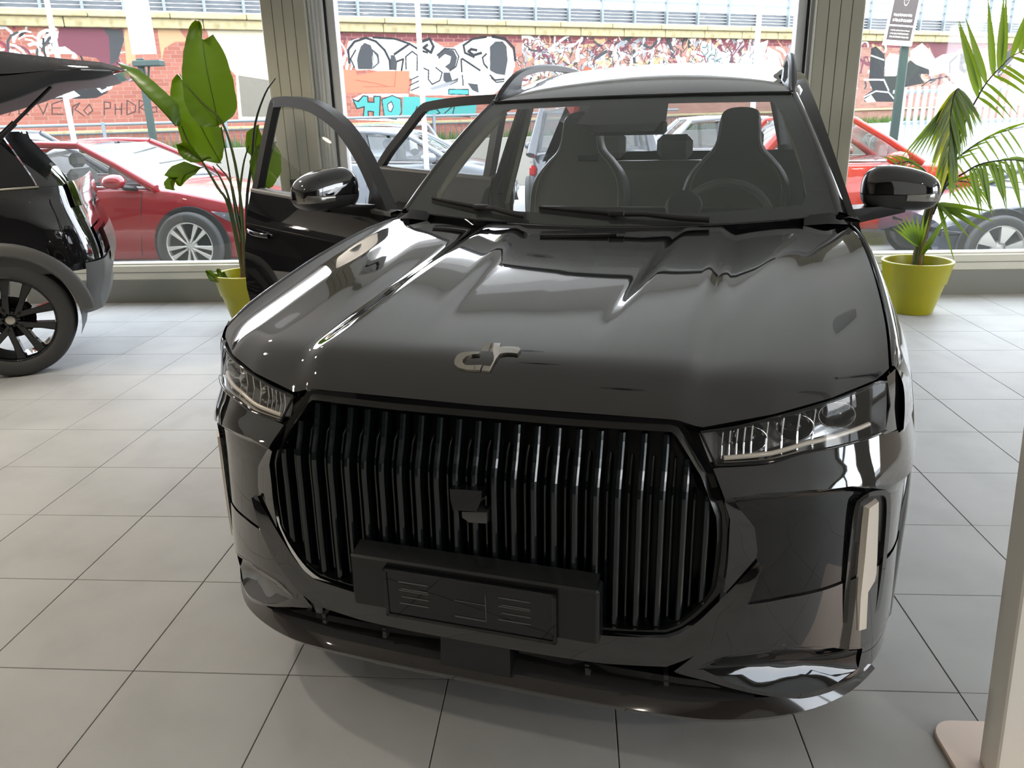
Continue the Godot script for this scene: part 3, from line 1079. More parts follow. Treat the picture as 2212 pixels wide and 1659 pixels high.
# wheel whose axis is the y axis of xf, pointing outwards
func wheel(parent: Node, xf: Transform3D, R: float, W: float, rr: float, style: int) -> Node3D:
	var w := Node3D.new()
	w.name = "wheel"
	parent.add_child(w, true)
	w.transform = xf
	var b := MB.new()
	var hw := W / 2
	b.lathe([Vector2(rr * 0.97, -hw * 0.8), Vector2(rr + 0.01, -hw * 0.95), Vector2(R - 0.03, -hw), Vector2(R - 0.008, -hw * 0.88), Vector2(R, -hw * 0.6), Vector2(R, hw * 0.6), Vector2(R - 0.008, hw * 0.88), Vector2(R - 0.03, hw), Vector2(rr + 0.03, hw * 1.0), Vector2(rr + 0.008, hw * 0.92), Vector2(rr * 0.98, hw * 0.80)], 64, Transform3D.IDENTITY)
	part(w, "tyre", b.mesh(), M.tyre)
	b = MB.new()
	b.lathe([Vector2(rr * 1.0, hw * 0.80), Vector2(rr * 1.01, hw * 0.88), Vector2(rr * 0.965, hw * 0.86), Vector2(rr * 0.93, hw * 0.5), Vector2(rr * 0.9, -hw * 0.7)], 48, Transform3D.IDENTITY)
	var rim_mat: Material = M.piano if style == 0 else M.alloy
	part(w, "rim", b.mesh(), rim_mat)
	b = MB.new()
	var hd := rr * 0.9 if style != 0 else rr * 0.5
	b.lathe([Vector2(hd, -hw * 0.3), Vector2(0.02, -hw * 0.3)], 40, Transform3D.IDENTITY)
	part(w, "hub_disc", b.mesh(), M.wheel_gap if style == 0 else M.wheel_dark)
	b = MB.new()
	b.lathe([Vector2(0.07, -0.02), Vector2(0.068, hw * 0.52), Vector2(0.035, hw * 0.6), Vector2(0.032, hw * 0.64), Vector2(0.0, hw * 0.65)], 24, Transform3D.IDENTITY)
	part(w, "hub_cap", b.mesh(), M.piano if style == 0 else M.alloy)
	if style == 0:
		b = MB.new()
		b.lathe([Vector2(0.026, hw * 0.645), Vector2(0.026, hw * 0.67), Vector2(0.0, hw * 0.67)], 20, Transform3D.IDENTITY)
		part(w, "hub_badge", b.mesh(), M.satin)
		for k in 5:
			for tw in [-1.0, 1.0]:
				var bb := MB.new()
				var a0 := TAU * k / 5.0
				var X := Transform3D(Basis(Vector3.UP, a0 + PI / 2), Vector3.ZERO)
				var poly := PackedVector2Array([Vector2(tw * 0.008, 0.03), Vector2(tw * 0.052, 0.045), Vector2(tw * 0.066, rr * 0.6), Vector2(tw * 0.092, rr * 0.95), Vector2(tw * 0.036, rr * 0.985), Vector2(tw * 0.026, rr * 0.5)])
				var fl := Transform3D(Basis(Vector3(1, 0, 0), Vector3(0, 0, 1), Vector3(0, 1, 0)), Vector3.ZERO)
				bb.prism(poly, hw * 0.2, hw * 0.72, X * fl, 0.004)
				part(w, "spoke", bb.mesh(), M.piano)
		for k in 5:
			var a := TAU * (k + 0.5) / 5.0
			var nb := MB.new()
			nb.lathe([Vector2(0.009, hw * 0.3), Vector2(0.009, hw * 0.62), Vector2(0.0, hw * 0.63)], 8, Transform3D(Basis.IDENTITY, Vector3(cos(a) * 0.052, 0, sin(a) * 0.052)))
			part(w, "wheel_nut", nb.mesh(), M.plastic_grey)
	elif style == 1:
		for k in 5:
			for tw in [-1.0, 1.0]:
				var bb := MB.new()
				var X := Transform3D(Basis(Vector3.UP, TAU * k / 5.0), Vector3.ZERO)
				var poly := PackedVector2Array([Vector2(tw * 0.006, 0.03), Vector2(tw * 0.020, 0.04), Vector2(tw * 0.075, rr * 0.95), Vector2(tw * 0.028, rr * 0.985)])
				var fl := Transform3D(Basis(Vector3(1, 0, 0), Vector3(0, 0, 1), Vector3(0, 1, 0)), Vector3.ZERO)
				bb.prism(poly, hw * 0.35, hw * 0.78, X * fl, 0.003)
				part(w, "spoke", bb.mesh(), M.alloy)
	else:
		for k in 5:
			var bb := MB.new()
			var X := Transform3D(Basis(Vector3.UP, TAU * k / 5.0 + 0.35), Vector3.ZERO)
			var poly := PackedVector2Array([Vector2(-0.018, 0.05), Vector2(0.018, 0.05), Vector2(0.07, rr * 0.95), Vector2(0.0, rr * 0.985), Vector2(-0.07, rr * 0.95)])
			var fl := Transform3D(Basis(Vector3(1, 0, 0), Vector3(0, 0, 1), Vector3(0, 1, 0)), Vector3.ZERO)
			bb.prism(poly, hw * 0.35, hw * 0.8, X * fl, 0.003)
			part(w, "spoke", bb.mesh(), M.alloy)
	return w

# ---- windscreen, pillars, roof
func ws_base(p: float) -> Vector3:
	return V(0.768 * p, 1.090 + 0.038 * p * p, 1.385 + 0.085 * p * p)

func ws_top(p: float) -> Vector3:
	return V(0.607 * p, 1.522 - 0.006 * p * p, 2.03 + 0.045 * p * p)

func W(p: float, q: float, out := 0.0) -> Vector3:
	return ws_base(p).lerp(ws_top(p), q) + Vector3(0, 0.83, 0.56) * (0.022 * 4.0 * q * (1.0 - q) + out)

func ws_strip(parent: Node, called: String, pq: Array, m: Material, out: float) -> void:
	# pq = list of rows of (p, q)
	var rows := []
	for r in pq:
		var row := []
		for q in lin(r, 36):
			row.append(W(q.x, q.y, out))
		rows.append(row)
	gpart(parent, called, rows, m)

const ROOF_S := [2.03, 2.10, 2.25, 2.5, 2.9, 3.4, 3.8, 4.15, 4.35]
const ROOF_H := [1.522, 1.549, 1.593, 1.641, 1.688, 1.700, 1.680, 1.640, 1.605]
const ROOF_U := [0.607, 0.622, 0.638, 0.648, 0.652, 0.645, 0.625, 0.595, 0.57]

func roof_pt(p: float, s: float, lift := 0.0) -> Vector3:
	var k := clampf((s - 2.03) / 0.35, 0, 1)
	var drop := lerpf(0.006, 0.042, k)
	return V(p * its(ROOF_S, ROOF_U, s), its(ROOF_S, ROOF_H, s) - drop * p * p - 0.02 * k * pow(absf(p), 8.0) + lift, s + 0.045 * p * p * (1.0 - k))

func car_top(car: Node) -> void:
	var ws := Node3D.new()
	ws.name = "windscreen"
	car.add_child(ws)
	var rows := []
	for i in 17:
		var row := []
		for k in 41:
			row.append(W(-1.0 + k / 20.0, i / 16.0))
		rows.append(row)
	gpart(ws, "glass", rows, M.windscreen)
	# dark printed border under the glass
	var o := -0.004
	ws_strip(ws, "border", [v2([-1, 0, 1, 0]), v2([-1, 0.10, -0.93, 0.085, -0.5, 0.075, 0.5, 0.075, 0.93, 0.085, 1, 0.10])], M.frit, o)
	ws_strip(ws, "border", [v2([-1, 1, 1, 1]), v2([-1, 0.90, -0.9, 0.915, -0.33, 0.925, 0.33, 0.925, 0.9, 0.915, 1, 0.90])], M.frit, o)
	for sd in [-1.0, 1.0]:
		ws_strip(ws, "border", [v2([sd, 0.05, sd, 0.95]), v2([sd * 0.86, 0.05, sd * 0.905, 0.15, sd * 0.915, 0.4, sd * 0.905, 0.8, sd * 0.86, 0.95])], M.frit, o)
	ws_strip(ws, "border", [v2([-0.27, 0.93, 0.24, 0.93]), v2([-0.30, 0.75, -0.20, 0.735, 0.17, 0.735, 0.24, 0.76])], M.frit, o)
	# pillars
	for sd in [-1.0, 1.0]:
		var pr := []
		for i in 17:
			var q := i / 16.0
			var a := W(sd, q)
			var e := a + Vector3(sd * 0.012, 0.004, 0.0)
			var f := a + Vector3(sd * lerpf(0.050, 0.036, q), -0.012, -0.045)
			var g := f + Vector3(sd * 0.008, -0.014, -0.05)
			pr.append([a + Vector3(0, -0.006, 0), a.lerp(e, 0.6) + Vector3(0, 0.006, 0.002), e.lerp(f, 0.4) + Vector3(0, 0.004, 0.003), f, g])
		var pl := gpart(car, "front_pillar", pr, M.paint, sd < 0)
		var ptrim := []
		for i in 13:
			var q := lerpf(0.03, 0.97, i / 12.0)
			var a := W(sd * 0.985, q, -0.012)
			ptrim.append([a, a + Vector3(-sd * 0.05, -0.012, -0.012), a + Vector3(-sd * 0.035, -0.03, -0.07), a + Vector3(sd * 0.03, -0.02, -0.09)])
		gpart(pl, "pillar_trim", ptrim, M.liner, sd > 0)
		# corner plate at the foot of the pillar
		var fp := ws_base(sd)
		var b := MB.new()
		b.grid([[fp + Vector3(-sd * 0.10, -0.032, 0.05), fp + Vector3(-sd * 0.03, -0.024, 0.06), fp + Vector3(sd * 0.045, -0.03, 0.02)], [fp + Vector3(-sd * 0.10, -0.004, 0.01), fp + Vector3(-sd * 0.02, 0.006, 0.012), fp + Vector3(sd * 0.05, -0.012, -0.045)]], sd > 0)
		part(pl, "pillar_foot", b.mesh(), M.piano)
	# roof skin
	var rr := []
	for i in 31:
		var s := lerpf(2.03, 4.35, pow(i / 30.0, 1.3))
		var row := []
		for k in 33:
			row.append(roof_pt(-1.0 + k / 16.0, s))
		rr.append(row)
	var roof := gpart(car, "roof", rr, M.paint, false)
	var hl := []
	for i in 12:
		var s := lerpf(2.08, 4.3, i / 11.0)
		var row := []
		for k in 17:
			row.append(roof_pt((-1.0 + k / 8.0) * 0.99, s, -0.045))
		hl.append(row)
	gpart(roof, "headliner", hl, M.liner_roof, true)
	var seam := []
	for k in 33:
		var p := -1.0 + k / 16.0
		seam.append(ws_top(p) + Vector3(0, 0.002, 0.001))
	tpart(roof, "screen_seal", seam, 0.006, M.rubber, 6)
	# side of the roof down to the doors
	for sd in [-1.0, 1.0]:
		var cr_rows := []
		for i in 19:
			var s := lerpf(2.03, 4.3, i / 18.0)
			var a := roof_pt(sd, s)
			cr_rows.append([a, a + Vector3(sd * 0.02, -0.012, 0), a + Vector3(sd * 0.042, -0.045, 0), a + Vector3(sd * 0.045, -0.075, 0), a + Vector3(sd * 0.0, -0.08, 0)])
		gpart(car, "roof_side", cr_rows, M.paint, sd < 0)
		# roof rail
		var path := smooth([V(0.612, 1.520, 2.085), V(0.611, 1.578, 2.20), V(0.609, 1.644, 2.38), V(0.607, 1.684, 2.60), V(0.605, 1.714, 2.95), V(0.602, 1.722, 3.4), V(0.592, 1.70, 3.8), V(0.575, 1.64, 4.1)], 40)
		var b := MB.new()
		var rws := []
		for i in path.size():
			var q: Vector3 = path[i]
			q.x *= sd
			var f := smoothstep(0, 6, i) * smoothstep(0, 5, path.size() - 1 - i)
			var w := lerpf(0.008, 0.015, f)
			var lowest := roof_pt(sd * absf(q.x) / its(ROOF_S, ROOF_U, -q.z), -q.z).y
			var under := maxf(lowest - 0.004, q.y - 0.075) if i < 14 or i > 36 else q.y - 0.034
			rws.append([Vector3(q.x - w, under, q.z), Vector3(q.x - w, q.y - 0.008, q.z), Vector3(q.x - w * 0.4, q.y, q.z), Vector3(q.x + w * 0.4, q.y - 0.002, q.z), Vector3(q.x + w, q.y - 0.008, q.z), Vector3(q.x + w, under, q.z), Vector3(q.x - w, under, q.z)])
		for k in 6:
			var strip_ := []
			for r in rws:
				strip_.append([r[k], r[k + 1]])
			b.grid(strip_, false)
		part(car, "roof_rail", b.mesh(), M.plastic)

# ---- body sides behind the fenders, tail
func side_rows(sd: float, s0: float, s1: float, h0: float, h1: float, ns := 10, nh := 12, inward := 0.0) -> Array:
	var rows := []
	for i in ns + 1:
		var s := lerpf(s0, s1, float(i) / ns)
		var row := []
		for k in nh + 1:
			var h := lerpf(h0, h1, float(k) / nh)
			row.append(V(sd * (side_u(s, h) - inward), h, s))
		rows.append(row)
	return rows

func belt(s: float) -> float:
	return itp([1.4, 2.6, 3.6, 4.4], [1.10, 1.14, 1.19, 1.22], s)

func car_sides(car: Node) -> void:
	for sd in [-1.0, 1.0]:
		gpart(car, "sill", side_rows(sd, 1.38, 3.22, 0.22, 0.36, 10, 4), M.paint, sd > 0)
		gpart(car, "rear_quarter", side_rows(sd, 3.62, 4.56, 0.30, 1.19, 12, 14), M.paint, sd > 0)
		# middle and rear pillar
		var b := MB.new()
		var p0 := V(sd * 0.83, 1.08, 2.66)
		var p1 := V(sd * 0.665, 1.56, 2.72)
		b.grid([[p0 + Vector3(0, 0, 0.05), p0 + Vector3(sd * 0.01, 0, -0.03), p0 + Vector3(0, 0, -0.11), p0 + Vector3(-sd * 0.08, 0, -0.10), p0 + Vector3(-sd * 0.08, 0, 0.04), p0 + Vector3(0, 0, 0.05)], [p1 + Vector3(0, 0, 0.04), p1 + Vector3(sd * 0.01, 0, -0.02), p1 + Vector3(0, 0, -0.07), p1 + Vector3(-sd * 0.05, 0, -0.07), p1 + Vector3(-sd * 0.05, 0, 0.04), p1 + Vector3(0, 0, 0.04)]], sd > 0)
		b.grid([[p0 + Vector3(sd * 0.06, -0.74, 0.05), p0 + Vector3(sd * 0.06, -0.74, -0.11), p0 + Vector3(-sd * 0.06, -0.74, -0.11), p0 + Vector3(-sd * 0.06, -0.74, 0.05), p0 + Vector3(sd * 0.06, -0.74, 0.05)], [p0 + Vector3(0, 0, 0.05), p0 + Vector3(0, 0, -0.11), p0 + Vector3(-sd * 0.08, 0, -0.11), p0 + Vector3(-sd * 0.08, 0, 0.05), p0 + Vector3(0, 0, 0.05)]], sd > 0)
		var mp := part(car, "middle_pillar", b.mesh(), M.piano)
		b = MB.new()
		b.grid([[p0 + Vector3(-sd * 0.083, -0.05, 0.055), p0 + Vector3(-sd * 0.085, -0.05, -0.02)], [p1 + Vector3(-sd * 0.053, 0, 0.045), p1 + Vector3(-sd * 0.053, 0, -0.02)]])
		part(mp, "pillar_trim", b.mesh(), M.liner)
		b = MB.new()
		var c0 := V(sd * 0.84, 1.18, 3.72)
		var c1 := V(sd * 0.63, 1.555, 3.55)
		b.grid([[c0 + Vector3(0, 0, 0.03), c0 + Vector3(-sd * 0.02, 0, -0.78), c0 + Vector3(-sd * 0.24, 0.02, -0.82)], [c1 + Vector3(0, 0, 0.0), c1 + Vector3(-sd * 0.02, 0, -0.70), c1 + Vector3(-sd * 0.12, 0.0, -0.74)]], sd > 0)
		part(car, "rear_pillar", b.mesh(), M.paint)
	# tail: body below the rear window, window frame and glass
	var t := MB.new()
	t.grid([[V(-0.82, 0.35, 4.52), V(-0.4, 0.35, 4.66), V(0.4, 0.35, 4.66), V(0.82, 0.35, 4.52)], [V(-0.82, 0.9, 4.54), V(-0.4, 0.9, 4.64), V(0.4, 0.9, 4.64), V(0.82, 0.9, 4.54)], [V(-0.80, 1.20, 4.48), V(-0.4, 1.20, 4.54), V(0.4, 1.20, 4.54), V(0.80, 1.20, 4.48)]], true)
	part(car, "tailgate", t.mesh(), M.paint)
	var rg := MB.new()
	rg.grid([[V(-0.62, 1.20, 4.54), V(0.62, 1.20, 4.54)], [V(-0.52, 1.52, 4.36), V(0.52, 1.52, 4.36)]], true)
	part(car, "rear_window", rg.mesh(), M.sideglass)
	# floor pan of the cabin
	bpart(car, "floor_pan", V(-0.80, 0.22, 4.4), V(0.80, 0.30, 1.30), M.black)
	bpart(car, "firewall", V(-0.80, 0.30, 1.34), V(0.80, 1.0, 1.30), M.black)

# ---- doors; made shut, then swung about their front edge
func swing(p: Vector3, sd: float, hs: float, ang: float) -> Vector3:
	var hinge := Vector3(sd * 0.90, 0, -hs)
	var q := p - hinge
	q.y = p.y
	var a := -sd * ang
	var r := Basis(Vector3.UP, a) * Vector3(q.x, 0, q.z)
	return Vector3(hinge.x + r.x, p.y, hinge.z + r.z)

func swing_rows(rows: Array, sd: float, hs: float, ang: float) -> Array:
	var out := []
	for r in rows:
		var o := []
		for p in r:
			o.append(swing(p, sd, hs, ang))
		out.append(o)
	return out

func win_u(s: float, h: float) -> float:
	return side_u(s, 1.08) - 0.012 - 0.36 * maxf(0.0, h - 1.08)

func door(car: Node, sd: float, s0: float, s1: float, ang_deg: float, outline: Array, rear: bool) -> Node3D:
	var ang := deg_to_rad(ang_deg)
	var d := Node3D.new()
	d.name = "rear_door" if rear else "front_door"
	car.add_child(d, true)
	var hs := s0
	# outer skin, inner trim
	var rows := []
	var inner := []
	for i in 17:
		var t := i / 16.0
		var s := lerpf(s0, s1, t)
		var lo := 0.36
		if rear and s > 3.2:
			lo = 0.36 + sqrt(maxf(0.0, 0.44 * 0.44 - pow(3.64 - s, 2))) * 0.98
		var row := []
		var ir := []
		for k in 19:
			var h := lerpf(lo, belt(s), k / 18.0)
			var u := side_u(s, h) - 0.016 * smoothstep(0.05, 0.0, absf(h - 0.92)) * 0.4 - 0.014 * smoothstep(0.12, 0.0, absf(h - 0.56))
			row.append(V(sd * u, h, s))
			ir.append(V(sd * (side_u(s, h) - 0.085 - 0.02 * sin(PI * k / 18.0)), h, s))
		rows.append(row)
		inner.append(ir)
	gpart(d, "door_skin", swing_rows(rows, sd, hs, ang), M.paint, sd > 0)
	gpart(d, "door_trim", swing_rows(inner, sd, hs, ang), M.cabin, sd < 0)
	# edges
	var b := MB.new()
	for e in [0, 16]:
		b.grid(swing_rows([rows[e], inner[e]], sd, hs, ang))
	var tb := []
	var ti := []
	for i in 17:
		tb.append(rows[i][0])
		ti.append(inner[i][0])
	b.grid(swing_rows([tb, ti], sd, hs, ang))
	part(d, "door_edge", b.mesh(), M.paint)
	# belt rail
	var br := []
	for i in 17:
		var p: Vector3 = rows[i][18]
		br.append([p + Vector3(sd * 0.003, -0.012, 0), p + Vector3(sd * 0.003, 0.006, 0), p + Vector3(-sd * 0.03, 0.014, 0), p + Vector3(-sd * 0.085, 0.004, 0)])
	gpart(d, "belt_rail", swing_rows(br, sd, hs, ang), M.plastic_grey, sd < 0)
	# window frame: outer outline and inner opening, both as (s, h)
	var ol := lin(smooth(outline, 60, false), 80)
	var ctr := Vector2.ZERO
	for q in ol:
		ctr += q
	ctr /= ol.size()
	var inn := []
	for i in ol.size():
		var a: Vector2 = ol[mini(i + 1, ol.size() - 1)] - ol[maxi(i - 1, 0)]
		var nn := Vector2(a.y, -a.x).normalized()
		if nn.dot(ctr - ol[i]) < 0:
			nn = -nn
		inn.append(ol[i] + nn * 0.048)
	var fo := []
	var fi := []
	var bo := []
	var bi := []
	for i in ol.size():
		fo.append(V(sd * (win_u(ol[i].x, ol[i].y) + 0.010), ol[i].y, ol[i].x))
		fi.append(V(sd * (win_u(inn[i].x, inn[i].y) + 0.006), inn[i].y, inn[i].x))
		bo.append(V(sd * (win_u(ol[i].x, ol[i].y) - 0.045), ol[i].y, ol[i].x))
		bi.append(V(sd * (win_u(inn[i].x, inn[i].y) - 0.035), inn[i].y, inn[i].x))
	b = MB.new()
	b.grid(swing_rows([fo, fi], sd, hs, ang))
	b.grid(swing_rows([bi, bo], sd, hs, ang))
	b.grid(swing_rows([bo, fo], sd, hs, ang))
	var fm := part(d, "window_frame", b.mesh(), M.plastic_satin)
	b = MB.new()
	b.grid(swing_rows([fi, bi], sd, hs, ang))
	part(fm, "frame_seal", b.mesh(), M.rubber)
	# pane
	b = MB.new()
	var pr := []
	for i in 31:
		var s := lerpf(s0 + 0.03, s1 - 0.01, i / 30.0)
		var tp := -1.0
		for k in ol.size() - 1:
			var qa: Vector2 = ol[k]
			var qb: Vector2 = ol[k + 1]
			if (qa.x <= s) != (qb.x <= s):
				tp = maxf(tp, lerpf(qa.y, qb.y, (s - qa.x) / (qb.x - qa.x)))
		if tp < 0:
			continue
		tp -= 0.02
		var row := []
		for k in 7:
			var h := lerpf(minf(belt(s) - 0.02, tp), tp, k / 6.0)
			row.append(swing(V(sd * (win_u(s, h) - 0.012), h, s), sd, hs, ang))
		pr.append(row)
	b.grid(pr, sd > 0)
	part(fm, "window_pane", b.mesh(), M.sideglass if ang_deg > 1.0 else M.tinted)
	# handle in its recess
	var hc := s1 - 0.17
	var hp := []
	for i in 9:
		var t := i / 8.0
		var s := hc - 0.10 + 0.20 * t
		hp.append(swing(V(sd * (side_u(s, 0.94) + 0.012 + 0.022 * sin(PI * t)), 0.945 + 0.012 * t, s), sd, hs, ang))
	tpart(d, "door_handle", hp, 0.012, M.piano, 10)
	return d

func mirror(parent: Node, sd: float, ang_deg: float, hs: float, shift := 0.0, grow := 1.0) -> void:
	var m := Node3D.new()
	m.name = "door_mirror"
	parent.add_child(m)
	var ang := deg_to_rad(ang_deg)
	var T := func(p: Vector3):
		var k := Vector3(sd * 0.90, 1.17, -1.60)
		return swing(k + (p - k) * grow + Vector3(0, 0, -shift), sd, hs, ang)
	# shell: superellipsoid split into a top cap and a lower shell
	var c := Vector3(0.972, 1.192, 1.64)
	for half in 2:
		var rows := []
		for i in 13:
			var la := lerpf(-0.06, PI / 2, i / 12.0) if half == 0 else lerpf(-PI / 2, -0.10, i / 12.0)
			var row := []
			for k in 40:
				var lo := TAU * k / 40.0
				var cx := signf(cos(lo)) * pow(absf(cos(lo)), 0.55)
				var sx := signf(sin(lo)) * pow(absf(sin(lo)), 0.7)
				var cy := pow(absf(cos(la)), 0.6)
				var sy := signf(sin(la)) * pow(absf(sin(la)), 0.75)
				var w := 0.122
				var hh := 0.086 if half == 0 else 0.074
				var u := c.x + w * cx * cy
				# outer end is lower and rounder than the inner end
				var taper := lerpf(1.0, 0.80, smoothstep(0.85, 1.09, u))
				var y := c.y + hh * sy * taper - 0.012 * smoothstep(0.95, 1.09, u)
				var s := c.z + 0.075 * sx * cy + (0.03 if sx > 0 else 0.0) * 0.0
				row.append(T.call(V(sd * u, y, s)))
			rows.append(row)
		var b := MB.new()
		b.grid(rows, sd < 0, false, true)
		part(m, "mirror_cap" if half == 0 else "mirror_base", b.mesh(), M.paint if half == 0 else M.plastic_satin)
	# indicator strip
	var b2 := MB.new()
	var st := []
	for i in 15:
		var t := i / 14.0
		var u := lerpf(0.985, 1.097, t)
		var s := 1.562 + 0.07 * pow(t, 5.0)
		var hh := 0.010 + 0.004 * t
		st.append([T.call(V(sd * u, 1.172 + hh, s - 0.004)), T.call(V(sd * u, 1.172 + hh * 0.2, s - 0.008)), T.call(V(sd * u, 1.172 - hh, s - 0.004))])
	b2.grid(st, sd < 0)
	part(m, "indicator", b2.mesh(), M.lampstrip_clear)
	# foot that joins the door
	var f := MB.new()
	f.grid([[T.call(V(sd * 0.82, 1.135, 1.55)), T.call(V(sd * 0.82, 1.085, 1.54)), T.call(V(sd * 0.82, 1.075, 1.66)), T.call(V(sd * 0.82, 1.135, 1.68)), T.call(V(sd * 0.82, 1.135, 1.55))], [T.call(V(sd * 0.99, 1.148, 1.60)), T.call(V(sd * 0.99, 1.122, 1.59)), T.call(V(sd * 0.99, 1.122, 1.68)), T.call(V(sd * 0.99, 1.148, 1.69)), T.call(V(sd * 0.99, 1.148, 1.60))]], sd < 0)
	part(m, "mirror_foot", f.mesh(), M.plastic_satin)
	# mirror glass facing back
	var g := MB.new()
	g.quad(T.call(V(sd * 0.88, 1.135, 1.708)), T.call(V(sd * 0.88, 1.245, 1.708)), T.call(V(sd * 1.07, 1.235, 1.708)), T.call(V(sd * 1.07, 1.14, 1.708)))
	part(m, "mirror_glass", g.mesh(), M.chrome)

func car_doors(car: Node) -> void:
	var fo := v2([1.50, 1.10, 1.60, 1.185, 1.78, 1.33, 2.00, 1.46, 2.25, 1.545, 2.45, 1.575, 2.60, 1.58, 2.66, 1.57, 2.675, 1.52, 2.68, 1.35, 2.68, 1.13])
	var ro := v2([2.72, 1.13, 2.72, 1.35, 2.72, 1.53, 2.735, 1.57, 2.80, 1.575, 3.05, 1.57, 3.25, 1.555, 3.33, 1.53, 3.45, 1.40, 3.55, 1.29, 3.62, 1.18])
	var d1 := door(car, -1.0, 1.48, 2.68, 62.0, fo, false)
	mirror(d1, -1.0, 62.0, 1.48, 0.075, 1.12)
	door(car, -1.0, 2.70, 3.62, 71.0, ro, true)
	var d2 := door(car, 1.0, 1.48, 2.68, 0.0, fo, false)
	mirror(d2, 1.0, 0.0, 1.48)
	door(car, 1.0, 2.70, 3.62, 0.0, ro, true)

# ---- cabin
func car_cabin(car: Node) -> void:
	# dashboard
	var rows := []
	for i in 9:
		var t := i / 8.0
		var row := []
		for k in 25:
			var u := lerpf(-0.72, 0.72, k / 24.0)
			var hood_ := 0.05 * exp(-pow((u - 0.385) / 0.2, 4.0)) * smoothstep(0.35, 0.75, t) * (1.0 - smoothstep(0.85, 1.0, t))
			row.append(V(u, 1.055 - 0.015 * t + hood_ - 0.20 * smoothstep(0.8, 1.0, t), lerpf(1.40, 1.90, t)))
		rows.append(row)
	var dash := gpart(car, "dashboard", rows, M.cabin, true)
	bpart(dash, "dash_body", V(-0.72, 0.5, 1.82), V(0.72, 0.9, 1.42), M.cabin)
	bpart(dash, "screen_bar", V(-0.33, 1.055, 1.815), V(0.56, 1.11, 1.795), M.black, 0.004)
	# steering wheel
	var sw := Node3D.new()
	sw.name = "steering_wheel"
	car.add_child(sw)
	var ring := []
	var tl := Basis(Vector3.RIGHT, deg_to_rad(-28.0))
	for k in 49:
		var a := TAU * k / 48.0
		ring.append(V(0.385, 1.02, 2.02) + tl * Vector3(cos(a) * 0.185, sin(a) * 0.18, 0))
	tpart(sw, "wheel_rim", ring, 0.016, M.leather, 10)
	var hb := MB.new()
	hb.box(Vector3(-0.08, -0.06, -0.02), Vector3(0.08, 0.06, 0.03), 0.02, Transform3D(tl, V(0.385, 1.02, 2.0)))
	hb.box(Vector3(-0.175, -0.015, -0.01), Vector3(0.175, 0.015, 0.01), 0.005, Transform3D(tl, V(0.385, 1.02, 2.0)))
	part(sw, "wheel_hub", hb.mesh(), M.leather)
	# front seats
	for sd in [-1.0, 1.0]:
		var seat := Node3D.new()
		seat.name = "front_seat"
		car.add_child(seat, true)
		var cu: float = 0.395 * sd
		var outline := v2([0.0, 1.475, 0.05, 1.470, 0.085, 1.45, 0.098, 1.40, 0.105, 1.33, 0.125, 1.28, 0.17, 1.235, 0.225, 1.17, 0.255, 1.10, 0.262, 1.0, 0.262, 0.85, 0.25, 0.62])
		var prof := []
		for q in smooth(outline, 30):
			prof.append(q)
		var full := []
		for q in prof:
			full.append(Vector2(q.x, q.y))
		for i in range(prof.size() - 1, -1, -1):
			full.append(Vector2(-prof[i].x, prof[i].y))
		var sr := func(h: float): return 2.62 + (h - 0.6) * 0.24
		var layers := []
		for L in [[0.0, 0.94], [0.02, 0.985], [0.06, 1.0], [0.12, 1.0], [0.15, 0.95]]:
			var row := []
			for q in full:
				row.append(V(cu + q.x * L[1], 1.0 + (q.y - 1.0) * lerpf(1.0, L[1], 0.4), sr.call(q.y) + L[0] - 0.0))
			layers.append(row)
		var b := MB.new()
		b.grid(layers, false)
		var pp := PackedVector2Array(full)
		var idx := Geometry2D.triangulate_polygon(pp)
		for k in range(0, idx.size(), 3):
			var t3 := []
			for j in 3:
				var q := pp[idx[k + j]]
				t3.append(V(cu + q.x * 0.94, 1.0 + (q.y - 1.0) * 0.976, sr.call(q.y) + 0.001 + 0.03 * (1.0 - pow(absf(q.x) / 0.26, 2.0)) * 0.0))
			b.tri(t3[0], t3[1], t3[2])
		part(seat, "backrest", b.mesh(), M.leather)
		var cb := MB.new()
		cb.box(V(cu - 0.26, 0.50, 2.72), V(cu + 0.26, 0.66, 2.12), 0.05)
		part(seat, "cushion", cb.mesh(), M.leather)
		for e in [-1.0, 1.0]:
			var pipe := []
			for q in smooth(v2([0.088, 1.42, 0.096, 1.33, 0.112, 1.275, 0.16, 1.225, 0.205, 1.16, 0.225, 1.09, 0.228, 1.0, 0.225, 0.9]), 24):
				pipe.append(V(cu + e * q.x * 0.96, q.y, sr.call(q.y) - 0.003))
			tpart(seat, "piping", pipe, 0.0022, M.stitch, 5)
		if sd < 0:
			bpart(seat, "seat_slot", V(cu + 0.0, 1.232, sr.call(1.24) + 0.004), V(cu + 0.10, 1.26, sr.call(1.24) - 0.008), M.satin_dark, 0.003)
	# rear bench with headrests
	var bench := Node3D.new()
	bench.name = "rear_bench"
	car.add_child(bench)
	var bb := MB.new()
	bb.box(V(-0.62, 0.55, 3.72), V(0.62, 1.185, 3.55), 0.05)
	part(bench, "bench_back", bb.mesh(), M.leather)
	for u in [-0.40, 0.0, 0.40]:
		var hb2 := MB.new()
		hb2.box(V(u - 0.105, 1.20 if u != 0.0 else 1.19, 3.68), V(u + 0.105, 1.36 if u != 0.0 else 1.335, 3.58), 0.035)
		part(bench, "headrest", hb2.mesh(), M.leather)
	tpart(bench, "bench_seam", smooth([V(-0.45, 1.192, 3.552), V(-0.2, 1.186, 3.548), V(0.0, 1.190, 3.548), V(0.2, 1.186, 3.548), V(0.45, 1.192, 3.552)], 20), 0.003, M.stitch, 5)
	# sensor housing and inside mirror under the windscreen top
	var sh := MB.new()
